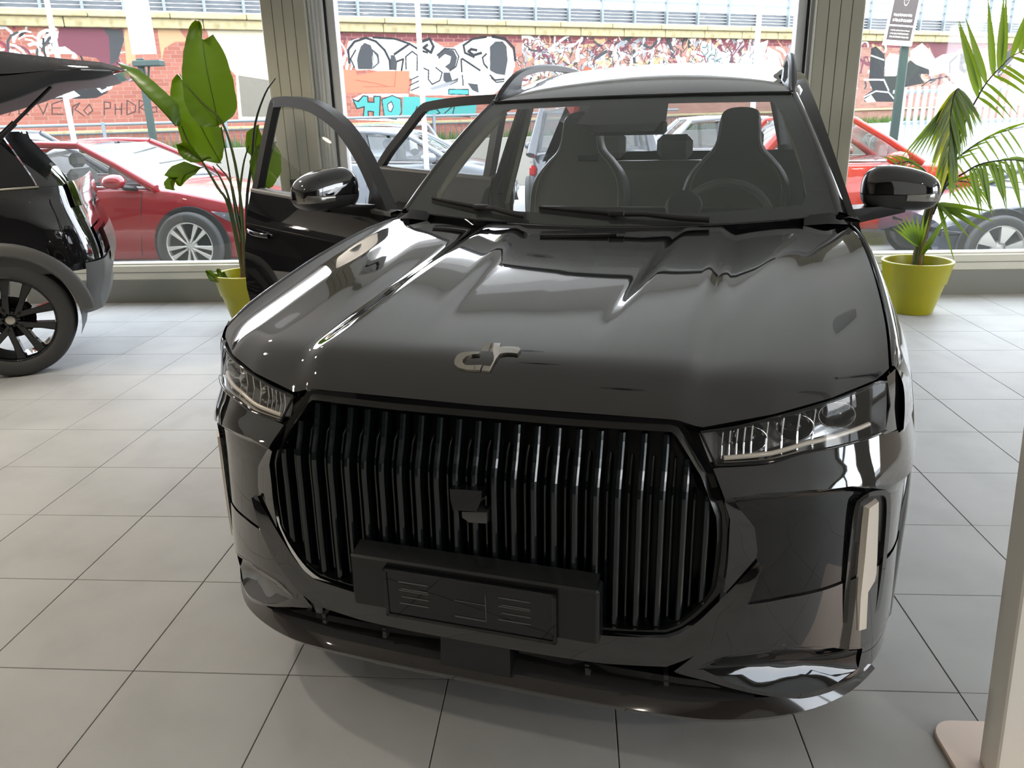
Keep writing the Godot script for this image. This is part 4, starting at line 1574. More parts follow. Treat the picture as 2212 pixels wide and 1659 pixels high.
	sh.grid([[W(-0.26, 0.93, -0.008), W(0.23, 0.93, -0.008)], [W(-0.22, 0.76, -0.008), W(0.19, 0.76, -0.008)], [W(-0.20, 0.76, -0.05), W(0.17, 0.76, -0.05)], [W(-0.24, 0.93, -0.07), W(0.21, 0.93, -0.07)]])
	part(car, "sensor_housing", sh.mesh(), M.cabin)
	var rm := MB.new()
	rm.box(V(-0.185, 1.372, 2.10), V(0.135, 1.432, 2.07), 0.02)
	part(car, "inside_mirror", rm.mesh(), M.black)

# ---- wipers and odds and ends
func car_small(car: Node) -> void:
	for w in [[[-0.895, 0.085], [-0.60, 0.052], [-0.585, 0.05], [-0.36, 0.018]], [[-0.31, 0.085], [0.07, 0.05], [0.09, 0.048], [0.48, 0.0]]]:
		var wp := Node3D.new()
		wp.name = "wiper"
		car.add_child(wp, true)
		var a := W(w[0][0], w[0][1], 0.014)
		var m := W(w[1][0], w[1][1], 0.016)
		var e := W(w[3][0], w[3][1], 0.020)
		var b := MB.new()
		b.tube([a, a.lerp(m, 0.5), m], [0.004, 0.007, 0.008], 6)
		var bl := part(wp, "wiper_blade", b.mesh(), M.rubber)
		b = MB.new()
		b.quad(a + Vector3(0, -0.001, 0), m + Vector3(0, -0.001, 0), m + Vector3(0, -0.02, 0.004), a + Vector3(0, -0.018, 0.004))
		part(bl, "blade_edge", b.mesh(), M.rubber)
		b = MB.new()
		b.box(Vector3(-0.03, -0.008, -0.012), Vector3(0.03, 0.012, 0.012), 0.005, Transform3D(Basis.IDENTITY, m))
		part(wp, "wiper_joint", b.mesh(), M.plastic)
		b = MB.new()
		b.tube([m, m.lerp(e, 0.3) + Vector3(0, 0.006, 0), m.lerp(e, 0.7), e], [0.008, 0.009, 0.011, 0.012], 8)
		part(wp, "wiper_arm", b.mesh(), M.plastic)
	# cowl panel between bonnet and windscreen
	var rows := []
	for i in 4:
		var t := i / 3.0
		var row := []
		for k in 41:
			var p := -1.0 + k / 20.0
			var a := ws_base(p) + Vector3(0, -0.004, 0.004)
			var c := bonnet_pt(p * 0.985, 1.0) + Vector3(0, -0.02, 0.0)
			row.append(a.lerp(c, t) + Vector3(0, -0.012 * sin(PI * t), 0))
		rows.append(row)
	gpart(car, "cowl_panel", rows, M.piano, false)
	# round charging puck lying on the dashboard edge
	var b := MB.new()
	b.lathe([Vector2(0.0, 0.012), Vector2(0.05, 0.012), Vector2(0.062, 0.008), Vector2(0.066, 0.0), Vector2(0.062, -0.01)], 32, Transform3D(Basis(Vector3.RIGHT, deg_to_rad(55)), V(0.262, 1.135, 1.60)))
	part(car, "dash_speaker", b.mesh(), M.dark_blue)
func car_materials() -> void:
	mat("reflector_dim", Color(0.62, 0.62, 0.62), 0.08, 1.0)
	gloss("lip", Color(0.15, 0.135, 0.125), 0.25, 0.06)
	mat("plastic_dark", Color(0.10, 0.105, 0.11), 0.22)
	mat("plastic_satin", Color(0.19, 0.19, 0.19), 0.3)
	mat("satin_dark", Color(0.16, 0.16, 0.155), 0.22, 0.6)
	gloss("slat", Color(0.08, 0.105, 0.12), 0.2, 0.06)
	mat("grille_dark", Color(0.03, 0.075, 0.095), 0.4)
	mat("bowl_back", Color(0.62, 0.63, 0.64), 0.22, 0.9)
	mat("bowl", Color(0.10, 0.10, 0.105), 0.3, 0.4)
	mat("lens_dark", Color(0.10, 0.11, 0.12), 0.06)
	mat("lampstrip_clear", Color(0.55, 0.54, 0.52), 0.12, 0.5)
	mat("frit", Color(0.15, 0.15, 0.15), 0.25)
	mat("liner_roof", Color(0.30, 0.30, 0.28), 0.9)
	mat("dark_blue", Color(0.02, 0.025, 0.05), 0.3)
	mat("alloy", Color(0.78, 0.78, 0.77), 0.3, 0.6)
	mat("wheel_gap", Color(0.10, 0.10, 0.11), 0.5)
	mat("wheel_dark", Color(0.05, 0.05, 0.055), 0.5)
# ---------------------------------------------------------------- street
const PAINT := [
	[0,0,-0.88,2.54,-0.49,2.45,0.16,2.62,0.76,2.40,1.24,2.62,1.45,2.53,1.43,2.30,1.26,2.11,1.05,2.02,-0.58,2.00,-0.99,2.01],
	[1,0.05,1.24,2.62,1.40,2.53,1.43,2.35,1.35,2.21,1.18,2.14,1.05,2.30,1.04,2.37],
	[1,0.05,1.06,2.35,1.31,2.23],
	[1,0,0.81,2.53,1.00,2.53,1.02,2.40,0.88,2.35,0.76,2.42],
	[1,0,0.58,2.35,0.71,2.37,0.83,2.33,0.92,2.18,0.73,2.26,0.58,2.24],
	[1,0,0.49,2.12,0.64,2.21,0.79,2.07,0.60,2.01,0.48,2.06],
	[1,0,0.06,2.22,0.18,2.29,0.29,2.17,0.15,2.04,0.09,2.13],
	[1,0.04,0.29,2.08,0.36,2.24,0.45,2.24],
	[1,0.03,-0.31,2.16,-0.21,2.02],
	[1,0.03,-0.29,2.12,-0.23,2.07,-0.27,2.01],
	[1,0.03,-0.21,2.02,0.48,2.06],
	[2,0,0.65,3.29,1.49,3.31,1.61,2.67,1.45,2.53,1.18,2.76,0.88,2.80,0.73,2.94,0.53,2.89],
	[1,0,0.37,2.82,0.49,2.94,0.69,2.96,0.84,2.83],
	[3,0,1.40,3.30,1.75,3.27,1.74,3.08,1.57,2.72,1.42,2.62,1.48,3.13],
	[4,0,1.80,3.31,1.94,3.31,1.89,2.72,1.71,2.62,1.75,3.13],
	[4,0,2.38,3.30,2.77,3.31,2.92,3.07,2.68,3.07,2.46,2.95,2.37,2.72],
	[5,0,3.31,3.29,4.54,3.31,4.42,1.51,3.70,1.53,3.76,2.43,3.38,2.87],
	[6,0,3.81,2.43,4.44,2.33,4.41,1.59,3.78,1.61],
	[1,0.02,3.42,3.18,4.42,3.16],
	[1,0.02,3.54,2.96,4.44,2.96],
	[7,0.018,-0.35,1.93,-0.49,1.74],
	[7,0.018,-0.28,1.98,-0.32,1.75,-0.16,1.74],
	[7,0.018,0.03,1.95,0.09,1.74,0.20,1.94],
	[7,0.018,0.47,1.99,0.27,1.92,0.24,1.74,0.43,1.73],
	[7,0.018,0.26,1.85,0.42,1.85],
	[7,0.018,0.59,1.71,0.62,1.87,0.76,1.94,0.65,1.82,0.79,1.69],
	[7,0.018,0.92,1.91,0.80,1.79,0.86,1.71,0.96,1.79,0.92,1.91],
	[7,0.018,1.15,1.70,1.19,1.95,1.30,1.93,1.28,1.83,1.18,1.82],
	[7,0.018,1.35,1.70,1.38,1.90],
	[7,0.018,1.46,1.70,1.50,1.92],
	[7,0.018,1.37,1.81,1.48,1.80],
	[7,0.018,1.56,1.70,1.61,1.97,1.75,1.87,1.72,1.75,1.57,1.70],
	[7,0.018,1.79,1.73,1.83,1.97,1.94,1.92,1.82,1.83,1.94,1.75],
	[7,0.018,1.99,1.72,1.99,1.82,2.13,1.84,2.12,1.74,2.00,1.73],
	[1,0,6.21,3.11,6.41,3.17,6.69,3.20,7.12,3.18,7.56,3.13,7.79,3.08,8.10,3.19,8.31,3.08,8.45,3.01,8.64,3.01,8.93,3.14,9.25,3.23,9.66,3.26,9.99,3.16,10.18,2.97,10.24,2.63,10.09,2.29,9.85,2.12,9.62,1.96,7.78,1.98,7.54,2.04,7.62,2.31,7.45,2.50,6.86,2.50,6.64,2.54,6.35,2.52,6.20,2.68,6.14,2.86],
	[3,0,6.48,3.01,6.57,3.09,6.71,3.04,6.73,2.97,6.71,2.55,6.38,2.55,6.37,2.73,6.41,2.86],
	[3,0,6.73,2.97,6.87,2.86,6.88,2.68,6.72,2.55],
	[1,0,6.75,2.91,6.83,2.81,6.84,2.68,6.73,2.60],
	[0,0.05,6.20,2.68,6.19,2.94,6.35,3.11,6.61,3.19,6.83,3.12,7.02,2.94,7.12,2.73,7.12,2.55],
	[0,0.03,6.30,2.58,6.23,2.76,6.36,2.94],
	[3,0,7.15,2.84,7.24,2.84,7.29,2.68,7.26,2.52,7.12,2.54],
	[0,0.045,6.78,3.20,7.27,3.18,7.61,3.08,7.84,2.95,8.02,2.90],
	[0,0.05,7.24,2.86,7.61,3.08],
	[0,0.04,7.29,2.71,7.44,2.76,7.38,2.52],
	[0,0.03,7.49,2.55,7.50,2.81,7.66,2.92,7.78,2.84,7.75,2.52],
	[0,0.06,7.91,3.13,8.10,3.19,8.18,3.03,8.11,2.90,7.94,3.00,8.03,3.06],
	[3,0,8.26,2.87,8.45,2.98,8.67,2.95,8.75,2.79,8.68,2.58,8.55,2.52,8.43,2.60,8.56,2.68,8.60,2.82,8.45,2.87,8.29,2.76],
	[0,0.03,8.26,2.84,8.45,2.99,8.70,2.97,8.79,2.82,8.71,2.60,8.55,2.51],
	[3,0,8.39,2.47,8.55,2.47,8.60,2.30,8.76,2.36,8.73,2.27,8.53,2.19,8.38,2.30],
	[0,0.03,7.88,2.58,8.03,2.52,8.01,2.33,8.10,2.22,8.29,2.30,8.36,2.47,8.21,2.58],
	[0,0.025,7.56,2.31,7.81,2.41],
	[0,0.025,7.55,2.20,7.86,2.33],
	[0,0.025,7.57,2.09,7.79,2.17],
	[0,0.045,8.88,2.77,9.31,2.52],
	[0,0.04,8.85,2.77,8.85,2.49],
	[0,0.03,8.86,2.41,8.87,2.19],
	[0,0.06,9.36,2.90,9.17,2.85,9.04,2.93,9.11,2.98,9.24,2.96],
	[0,0.05,9.17,2.81,8.95,2.90,8.92,3.06,9.15,3.20,9.50,3.25],
	[3,0,9.59,3.04,9.73,3.15,9.92,3.16,10.02,3.05,10.04,2.74,9.96,2.41,9.73,2.44,9.57,2.52],
	[0,0.04,9.49,2.88,9.39,2.80,9.42,2.66,9.51,2.57],
	[0,0.06,9.66,3.26,9.99,3.21,10.21,3.02,10.24,2.74],
	[0,0.04,9.57,2.41,9.69,2.30,9.93,2.32],
	[0,0.03,9.60,2.35,9.73,2.25,9.93,2.27],
	[3,0,8.98,2.24,9.24,2.21,9.26,2.02,9.10,2.08],
	[8,0,8.03,2.14,8.41,2.25,8.73,2.30,8.47,2.17,8.09,2.09],
	[9,0,6.02,2.55,6.32,2.52,6.34,2.42,6.87,2.51,7.57,2.51,7.54,2.20,7.48,2.04,5.97,2.06],
	[10,0.02,6.46,2.18,7.19,2.18,7.25,2.52],
	[10,0.02,6.30,2.32,6.70,2.26,7.04,2.18],
	[1,0.07,6.21,1.90,6.45,2.00,7.48,1.99],
	[1,0.07,6.23,1.52,7.44,1.44],
	[11,0,6.20,1.92,6.32,1.87,6.44,1.99,6.55,1.98,6.54,1.86,6.68,1.85,6.69,1.98,6.84,1.97,6.78,1.50,6.64,1.50,6.65,1.65,6.53,1.66,6.52,1.50,6.40,1.52,6.45,1.76,6.28,1.72],
	[11,0,6.87,1.91,7.12,1.99,7.32,1.91,7.31,1.61,7.17,1.47,6.90,1.51],
	[1,0,7.00,1.80,7.09,1.86,7.13,1.75,7.07,1.64,7.00,1.67],
	[0,0.02,7.00,1.80,7.09,1.86,7.13,1.75,7.07,1.64,7.00,1.67,7.00,1.80],
	[0,0.025,6.20,1.92,6.32,1.87,6.44,1.99,6.55,1.98,6.54,1.86,6.68,1.85,6.69,1.98,6.84,1.97,6.78,1.50,6.64,1.50,6.65,1.65,6.53,1.66,6.52,1.50,6.40,1.52,6.45,1.76,6.28,1.72,6.20,1.92],
	[0,0.02,6.87,1.91,7.12,1.99,7.32,1.91,7.31,1.61,7.17,1.47,6.90,1.51,6.87,1.91],
	[11,0,7.38,1.96,7.78,1.95,9.22,1.85,9.14,1.48,7.32,1.50],
	[0,0.025,8.07,1.78,8.25,1.59,8.12,1.53],
	[0,0.025,8.37,1.58,8.64,1.77,8.56,1.52,9.01,1.48],
	[0,0.025,7.59,1.52,7.70,1.74],
	[11,0,8.50,2.11,9.00,2.10,9.00,1.98,8.49,2.00],
	[0,0.02,8.50,2.11,9.00,2.10,9.00,1.98,8.49,2.00,8.50,2.11],
	[12,0,15.74,2.95,15.62,3.24,16.04,3.11,16.49,2.88,16.62,2.60,15.97,2.60],
	[1,0.06,15.92,2.60,15.80,2.87,15.67,3.23,16.15,3.11,16.54,2.84,16.67,2.60],
	[12,0,16.94,2.60,17.14,2.92,17.56,3.13,17.94,3.25,17.87,2.89,18.12,2.60],
	[1,0.06,16.92,2.60,17.14,2.92,17.62,3.13,17.97,3.26,17.87,2.89,17.72,2.60],
	[12,0,18.02,3.09,18.37,2.97,18.53,2.60,18.01,2.60],
	[1,0.05,17.89,2.60,18.02,3.09,18.43,2.93,18.64,2.60],
	[2,0.05,16.84,2.60,16.75,2.96,16.46,3.23],
	[2,0.05,16.76,2.84,17.11,3.24],
	[10,0,12.04,2.41,12.18,2.63,12.36,2.56,12.46,2.41],
	[13,0.04,15.66,2.56,15.92,2.68,15.85,2.84,15.59,2.91],
	[0,0,21.94,3.10,22.12,3.17,22.50,2.95,22.57,2.79,22.60,2.33,23.39,2.36,23.35,2.53,23.65,2.79,23.93,2.66,24.52,2.52,24.55,2.39,24.09,2.39,24.40,2.12,23.65,2.03,23.21,1.96,23.18,1.59,21.90,1.62,21.88,1.78,22.19,1.94,22.00,2.20],
	[1,0.06,21.80,2.24,22.62,2.23,22.87,1.93],
	[1,0.05,21.98,2.91,22.52,2.79],
	[1,0,22.57,2.79,22.73,2.98,23.28,2.92,23.40,2.53,23.09,2.33,22.65,2.33],
	[1,0,21.89,1.68,22.16,1.81,22.39,1.61,22.05,1.58],
	[1,0.05,21.88,1.75,22.34,1.91,22.88,1.87,23.22,1.63],
	[1,0,23.60,3.05,24.06,3.28,24.46,3.06,24.72,2.83,25.00,2.96,25.80,2.93,25.43,2.46,24.61,2.32,24.52,2.52,23.93,2.66,23.65,2.79],
	[2,0,24.31,3.29,25.87,3.30,25.72,3.03,25.05,2.96,24.72,2.83],
	[0,0,25.84,2.97,26.45,3.14,26.40,2.66,26.19,2.39,25.89,2.52],
	[1,0,26.02,2.66,26.22,2.73,26.36,2.63,26.16,2.52],
	[0,0.08,25.49,2.42,25.42,2.73,25.74,2.93],
	[0,0.04,24.22,1.99,24.63,2.22,25.51,2.32,25.50,2.11],
	[0,0.04,24.66,2.12,24.90,2.22,24.59,2.19],
	[0,0,27.27,2.52,28.24,3.16,28.51,3.23,28.37,2.66,27.89,2.31],
	[1,0.06,27.87,2.38,28.55,2.88],
	[12,0,28.39,2.80,28.88,2.95,29.22,2.38,28.53,2.31]]

func px_poly(img: Image, pts: Array, col: Color) -> void:
	var y0 := 1e9
	var y1 := -1e9
	for p in pts:
		y0 = minf(y0, p.y)
		y1 = maxf(y1, p.y)
	for y in range(maxi(0, int(y0)), mini(img.get_height() - 1, int(y1)) + 1):
		var xs := []
		var yy := y + 0.5
		for i in pts.size():
			var a: Vector2 = pts[i]
			var b: Vector2 = pts[(i + 1) % pts.size()]
			if (a.y <= yy) != (b.y <= yy):
				xs.append(a.x + (yy - a.y) / (b.y - a.y) * (b.x - a.x))
		xs.sort()
		for k in range(0, xs.size() - 1, 2):
			var x0 := maxi(0, int(round(xs[k])))
			var x1 := mini(img.get_width(), int(round(xs[k + 1])))
			if x1 > x0:
				img.fill_rect(Rect2i(x0, y, x1 - x0, 1), col)

func px_stroke(img: Image, pts: Array, w: float, col: Color) -> void:
	for i in pts.size() - 1:
		var d: Vector2 = pts[i + 1] - pts[i]
		if d.length() < 0.01:
			continue
		var n := Vector2(-d.y, d.x).normalized() * w * 0.5
		var e := d.normalized() * w * 0.35
		px_poly(img, [pts[i] + n - e, pts[i + 1] + n + e, pts[i + 1] - n + e, pts[i] - n - e], col)

# the painted face of the brick wall between t0 and t1, heights 0.95 to 3.35
func painted_wall(t0: float, t1: float, seed_: int) -> ImageTexture:
	var w := 2048
	var h := 320
	var img := Image.create(w, h, false, Image.FORMAT_RGB8)
	var rng := RandomNumberGenerator.new()
	rng.seed = seed_
	var sx := w / (t1 - t0)
	var sy := h / 2.4
	img.fill(Color(0.62, 0.50, 0.44))
	var y := 0.0
	var rown := 0
	while y < h:
		var x := -rng.randf() * 16.0 - (16.0 if rown % 2 else 0.0)
		while x < w:
			var t := t0 + x / sx
			var tone := rng.randf_range(-0.035, 0.035)
			var c := Color(0.62, 0.36, 0.29)
			if t > 10.2:
				c = Color(0.60, 0.42, 0.36)
			if y < 26 and t > 5.6:
				c = Color(0.46, 0.20, 0.22)
			img.fill_rect(Rect2i(int(x), int(y), int(0.24 * sx), int(ceil(0.062 * sy))), Color(c.r + tone, c.g + tone, c.b + tone))
			x += 0.25 * sx
		y += 0.075 * sy
		rown += 1
	var cols := [Color(0.10, 0.10, 0.11), Color(0.88, 0.88, 0.86), Color(0.42, 0.20, 0.25), Color(0.22, 0.22, 0.23), Color(0.72, 0.58, 0.42), Color(0.78, 0.74, 0.64), Color(0.48, 0.45, 0.40), Color(0.20, 0.11, 0.10), Color(0.55, 0.55, 0.56), Color(0.76, 0.45, 0.33), Color(0.62, 0.33, 0.23), Color(0.26, 0.60, 0.58), Color(0.62, 0.74, 0.75), Color(0.48, 0.16, 0.22)]
	var P := func(t: float, hh: float): return Vector2((t - t0) * sx, (3.35 - hh) * sy)
	# loose spray marks
	var areas := [[-2.5, 1.6, 2.55, 3.28, 130, 0.0], [10.4, 17.8, 2.15, 3.27, 420, 1.0], [18.0, 31.0, 1.9, 3.25, 160, 1.0], [5.6, 6.6, 2.4, 3.2, 26, 0.0]]
	for a in areas:
		for k in a[4]:
			var c0 := Vector2(rng.randf_range(a[0], a[1]), rng.randf_range(a[2], a[3]))
			var pts := []
			var ang := rng.randf() * TAU if a[5] > 0.5 else rng.randf_range(1.0, 2.1)
			var st := rng.randf_range(0.05, 0.13)
			var turn := rng.randf_range(-0.7, 0.7)
			for j in 5:
				pts.append(P.call(c0.x, c0.y))
				c0 += Vector2(cos(ang), sin(ang)) * st
				ang += turn
			var pick: Color = cols[[1, 1, 1, 0, 2, 3, 13][rng.randi() % 7]] if a[5] < 0.5 else cols[[1, 1, 1, 1, 3, 2, 4, 8][rng.randi() % 8]]
			px_stroke(img, pts, rng.randf_range(2.5, 8.0) if a[5] < 0.5 else rng.randf_range(3.0, 13.0), pick)
	for s in PAINT:
		var pts := []
		for i in range(2, s.size(), 2):
			pts.append(P.call(s[i], s[i + 1]))
		if s[1] == 0:
			px_poly(img, pts, cols[s[0]])
		else:
			px_stroke(img, pts, s[1] * sx, cols[s[0]])
	# fine dark outlines scattered over the busy part
	for k in 260:
		var t := rng.randf_range(10.4, 17.6)
		var hh := rng.randf_range(2.2, 3.25)
		var ang := rng.randf() * TAU
		var pts := []
		for j in 4:
			pts.append(P.call(t, hh))
			t += cos(ang) * 0.07
			hh += sin(ang) * 0.07
			ang += rng.randf_range(-0.9, 0.9)
		px_stroke(img, pts, 2.2, cols[[0, 3, 2, 7][rng.randi() % 4]])
	return ImageTexture.create_from_image(img)

const WALL_AT := Vector3(-10.29, 0, -15.41)
const WALL_TURN := 0.50460

func wall_xf() -> Transform3D:
	return Transform3D(Basis(Vector3.UP, WALL_TURN), WALL_AT)

func build_street() -> void:
	mat("asphalt", Color(0.56, 0.555, 0.54), 0.9)
	mat("coping", Color(0.58, 0.54, 0.41), 0.85).albedo_texture = noise_tex(0.02, [Color(0.78, 0.76, 0.70), Color(1, 1, 1), Color(0.92, 0.9, 0.85)], 256, 5, 4)
	M.coping.uv1_triplanar = true
	M.coping.uv1_scale = Vector3(0.6, 0.6, 0.6)
	mat("concrete", Color(0.50, 0.485, 0.45), 0.9)
	mat("steel", Color(0.26, 0.28, 0.30), 0.5, 0.2)
	mat("steel_light", Color(0.40, 0.43, 0.45), 0.5, 0.2)
	mat("grass", Color(0.24, 0.34, 0.11), 0.9)
	mat("brick", Color(0.45, 0.28, 0.23), 0.9)
	mat("white_paint", Color(0.86, 0.87, 0.88), 0.5)
	mat("green_post", Color(0.10, 0.19, 0.17), 0.5)
	mat("fence_white", Color(0.60, 0.66, 0.70), 0.5)
	var g := structure("pavement")
	bpart(g, "asphalt_bed", Vector3(-60, -0.35, -70), Vector3(60, -0.05, -6.95), M.asphalt)
	bpart(g, "asphalt_bed", Vector3(6.75, -0.35, -6.95), Vector3(60, -0.05, 30), M.asphalt)
	# painted brick wall with stone coping
	var wl := thing("graffiti_wall", "long brick wall covered with graffiti below a pale stone coping", "wall", WALL_AT, WALL_TURN)
	var core := bpart(wl, "wall_core", Vector3(-12, -0.05, -0.6), Vector3(46, 3.3, -0.02), M.brick)
	var spans := [[-3.0, 13.0], [13.0, 31.0]]
	for k in 2:
		var m := mat("graffiti_%d" % k, Color(0.79, 0.80, 0.80), 0.85)
		m.albedo_texture = painted_wall(spans[k][0], spans[k][1], 11 + k)
		var b := MB.new()
		b.grid([[Vector3(spans[k][0], 3.35, 0), Vector3(spans[k][1], 3.35, 0)], [Vector3(spans[k][0], 0.95, 0), Vector3(spans[k][1], 0.95, 0)]], true)
		part(core, "painted_face", b.mesh(), m)
	bpart(wl, "foot_ledge", Vector3(-12, 1.36, -0.02), Vector3(46, 1.42, 0.07), M.coping, 0.01)
	var cb := MB.new()
	cb.box(Vector3(0.006, 3.3, -0.5), Vector3(1.244, 3.48, 0.10), 0.012)
	var stone := cb.mesh()
	cb = MB.new()
	cb.box(Vector3(0.005, 3.48, -0.5), Vector3(1.455, 3.60, 0.18), 0.015)
	var slab := cb.mesh()
	for k in 30:
		part(wl, "coping_stone", stone, M.coping).position.x = -3.0 + k * 1.25
	for k in 26:
		part(wl, "coping_slab", slab, M.coping).position.x = -3.2 + k * 1.46
	# steel barrier on the wall
	var br := Node3D.new()
	br.name = "steel_barrier"
	wl.add_child(br)
	var t := -2.4
	var spacing := 0.72
	var pm := MB.new()
	pm.box(Vector3(-0.03, 3.6, -0.06), Vector3(0.03, 5.2, 0.06), 0.008)
	var post := pm.mesh()
	while t < 32.0:
		part(br, "post", post, M.steel_light).position = Vector3(t, 0, 0.0)
		t += lerpf(0.70, 1.04, clampf(t / 17.0, 0, 1))
	for k in 4:
		bpart(br, "slat", Vector3(-6, 3.64 + k * 0.075, -0.10), Vector3(40, 3.705 + k * 0.075, -0.07), M.steel)
	for k in 3:
		bpart(br, "rail", Vector3(8, 4.1 + k * 0.22, -0.02), Vector3(40, 4.14 + k * 0.22, 0.02), M.steel_light)
	# planted strip with kerb wall and railing in front of the wall
	var st := thing("planter_wall", "low pale concrete retaining wall in front of the graffiti wall", "low wall", WALL_AT, WALL_TURN)
	bpart(st, "retaining_wall", Vector3(-12, -0.05, 1.35), Vector3(30, 1.02, 1.6), M.concrete, 0.01)
	bpart(st, "earth_bed", Vector3(-12, -0.05, 0.0), Vector3(30, 0.95, 1.35), M.concrete)
	var rng := RandomNumberGenerator.new()
	rng.seed = 5
	var gb := MB.new()
	for k in 5200:
		var p := Vector3(rng.randf_range(-3, 24), 0.95, rng.randf_range(0.02, 1.3))
		var d := Vector3(rng.randf_range(-0.05, 0.05), rng.randf_range(0.10, 0.30), rng.randf_range(-0.05, 0.05))
		var sd := Vector3(rng.randf_range(-1, 1), 0, rng.randf_range(-1, 1)).normalized() * 0.018
		gb.tri(p - sd, p + d, p + sd)
	part(st, "grass", gb.mesh(), M.grass).set_meta("kind", "stuff")
	var rl := thing("iron_railing", "thin grey iron railing along the grass strip", "railing", WALL_AT, WALL_TURN)
	tpart(rl, "hand_rail", [Vector3(-4, 1.52, 1.45), Vector3(14, 1.52, 1.45)], 0.028, M.steel_light, 8)
	tpart(rl, "lower_rail", [Vector3(-4, 1.36, 1.45), Vector3(14, 1.36, 1.45)], 0.014, M.steel, 6)
	for k in 8:
		bpart(rl, "railing_post", Vector3(-3.2 + k * 2.15, 1.02, 1.42), Vector3(-3.14 + k * 2.15, 1.56, 1.48), M.steel_light, 0.005)
	var bb := MB.new()
	for k in 140:
		var x := -4.0 + k * 0.13
		bb.box(Vector3(x - 0.008, 1.05, 1.442), Vector3(x + 0.008, 1.36, 1.458))
	part(rl, "baluster", bb.mesh(), M.steel).set_meta("kind", "stuff")
	# white masts
	for q in [[-6.90, "white mast between the black hatchback and the hanging white banner"], [-1.96, "white mast in front of the large white graffiti letters"], [2.36, "white mast in front of the pale leaf graffiti"]]:
		var ms := thing("mast", q[1], "mast", Vector3(q[0], -0.05, -11.0), 0.0, "white masts")
		tpart(ms, "mast_pole", [Vector3.ZERO, Vector3(0, 5.5, 0)], [0.036, 0.030], M.white_paint, 12)
		bpart(ms, "mast_foot", Vector3(-0.12, 0, -0.12), Vector3(0.12, 0.03, 0.12), M.white_paint, 0.01)
	# white banner board on a green post
	var sg := thing("banner_sign", "blank white banner board on a dark green post", "sign", Vector3(-6.2, -0.05, -12.0), 0.0)
	bpart(sg, "board", Vector3(-0.12, 2.50, 0.10), Vector3(0.24, 4.2, 0.13), M.white_paint, 0.006)
	bpart(sg, "sign_post", Vector3(-0.13, 0, -0.03), Vector3(-0.03, 2.46, 0.03), M.green_post, 0.01)
	bpart(sg, "lamp_box", Vector3(-0.13, 2.34, -0.02), Vector3(0.28, 2.42, 0.16), M.green_post, 0.01)
	tpart(sg, "brace", [Vector3(-0.06, 1.95, 0.0), Vector3(0.06, 2.34, 0.05)], 0.018, M.green_post, 6)
	# information sign on the right
	var sr := thing("information_sign", "tilted white sign with two brown text panels on a green post", "sign", Vector3(4.05, -0.05, -11.0), 0.0)
	var bd := Node3D.new()
	bd.name = "sign_board"
	sr.add_child(bd)
	bd.position = Vector3(0, 2.22, 0.08)
	bd.rotation.z = deg_to_rad(-5.5)
	bpart(bd, "board", Vector3(-0.18, 0, 0), Vector3(0.17, 1.1, 0.03), M.white_paint, 0.005)
	var tm := mat("sign_print", Color(1, 1, 1), 0.6)
	tm.albedo_texture = sign_print()
	for q in [[0.06, 0.215, 0.0, 0.36], [0.235, 0.86, 0.36, 1.0]]:
		var b := MB.new()
		b.grid([[Vector3(-0.155, q[1], 0.032), Vector3(0.135, q[1], 0.032)], [Vector3(-0.155, q[0], 0.032), Vector3(0.135, q[0], 0.032)]], true)
		for i in 4:
			b.t[i].y = lerpf(1.0 - q[3], 1.0 - q[2], b.t[i].y)
		part(bd, "text_panel", b.mesh(), tm)
	bpart(sr, "sign_post", Vector3(0.08, 0, -0.03), Vector3(0.18, 2.30, 0.03), M.green_post, 0.01)
	# white bar fence on the right
	var fn := thing("bar_fence", "white vertical bar fence behind the palm", "fence", Vector3(4.70, -0.05, -12.5), 0.0)
	for k in 34:
		bpart(fn, "fence_bar", Vector3(k * 0.098, 0.1, -0.02), Vector3(k * 0.098 + 0.052, 1.76 + k * 0.003, 0.02), M.fence_white, 0.006)
	for y in [0.35, 1.25, 1.68]:
		bpart(fn, "fence_rail", Vector3(-0.02, y, -0.06), Vector3(3.4, y + 0.05, -0.02), M.fence_white, 0.006)

func sign_print() -> ImageTexture:
	var img := Image.create(256, 512, false, Image.FORMAT_RGB8)
	img.fill(Color(0.24, 0.20, 0.19))
	var rng := RandomNumberGenerator.new()
	rng.seed = 77
	# crest above, broken lines of lettering below
	for k in 20:
		var a := TAU * k / 20.0
		img.fill_rect(Rect2i(int(128 + cos(a) * 26), int(170 + sin(a) * 40), 5, 7), Color(0.85, 0.83, 0.8))
	img.fill_rect(Rect2i(123, 150, 9, 34), Color(0.85, 0.83, 0.8))
	for q in [[262, 14], [292, 16], [372, 16], [412, 20], [456, 22]]:
		var x := 26
		while x < 226:
			var w := rng.randi_range(5, 16)
			img.fill_rect(Rect2i(x, q[0] + rng.randi_range(0, 3), w, q[1]), Color(0.86, 0.85, 0.82))
			if w > 9:
				img.fill_rect(Rect2i(x + 3, q[0] + 5, w - 6, q[1] - 9), Color(0.24, 0.20, 0.19))
			x += w + rng.randi_range(3, 8)
	return ImageTexture.create_from_image(img)
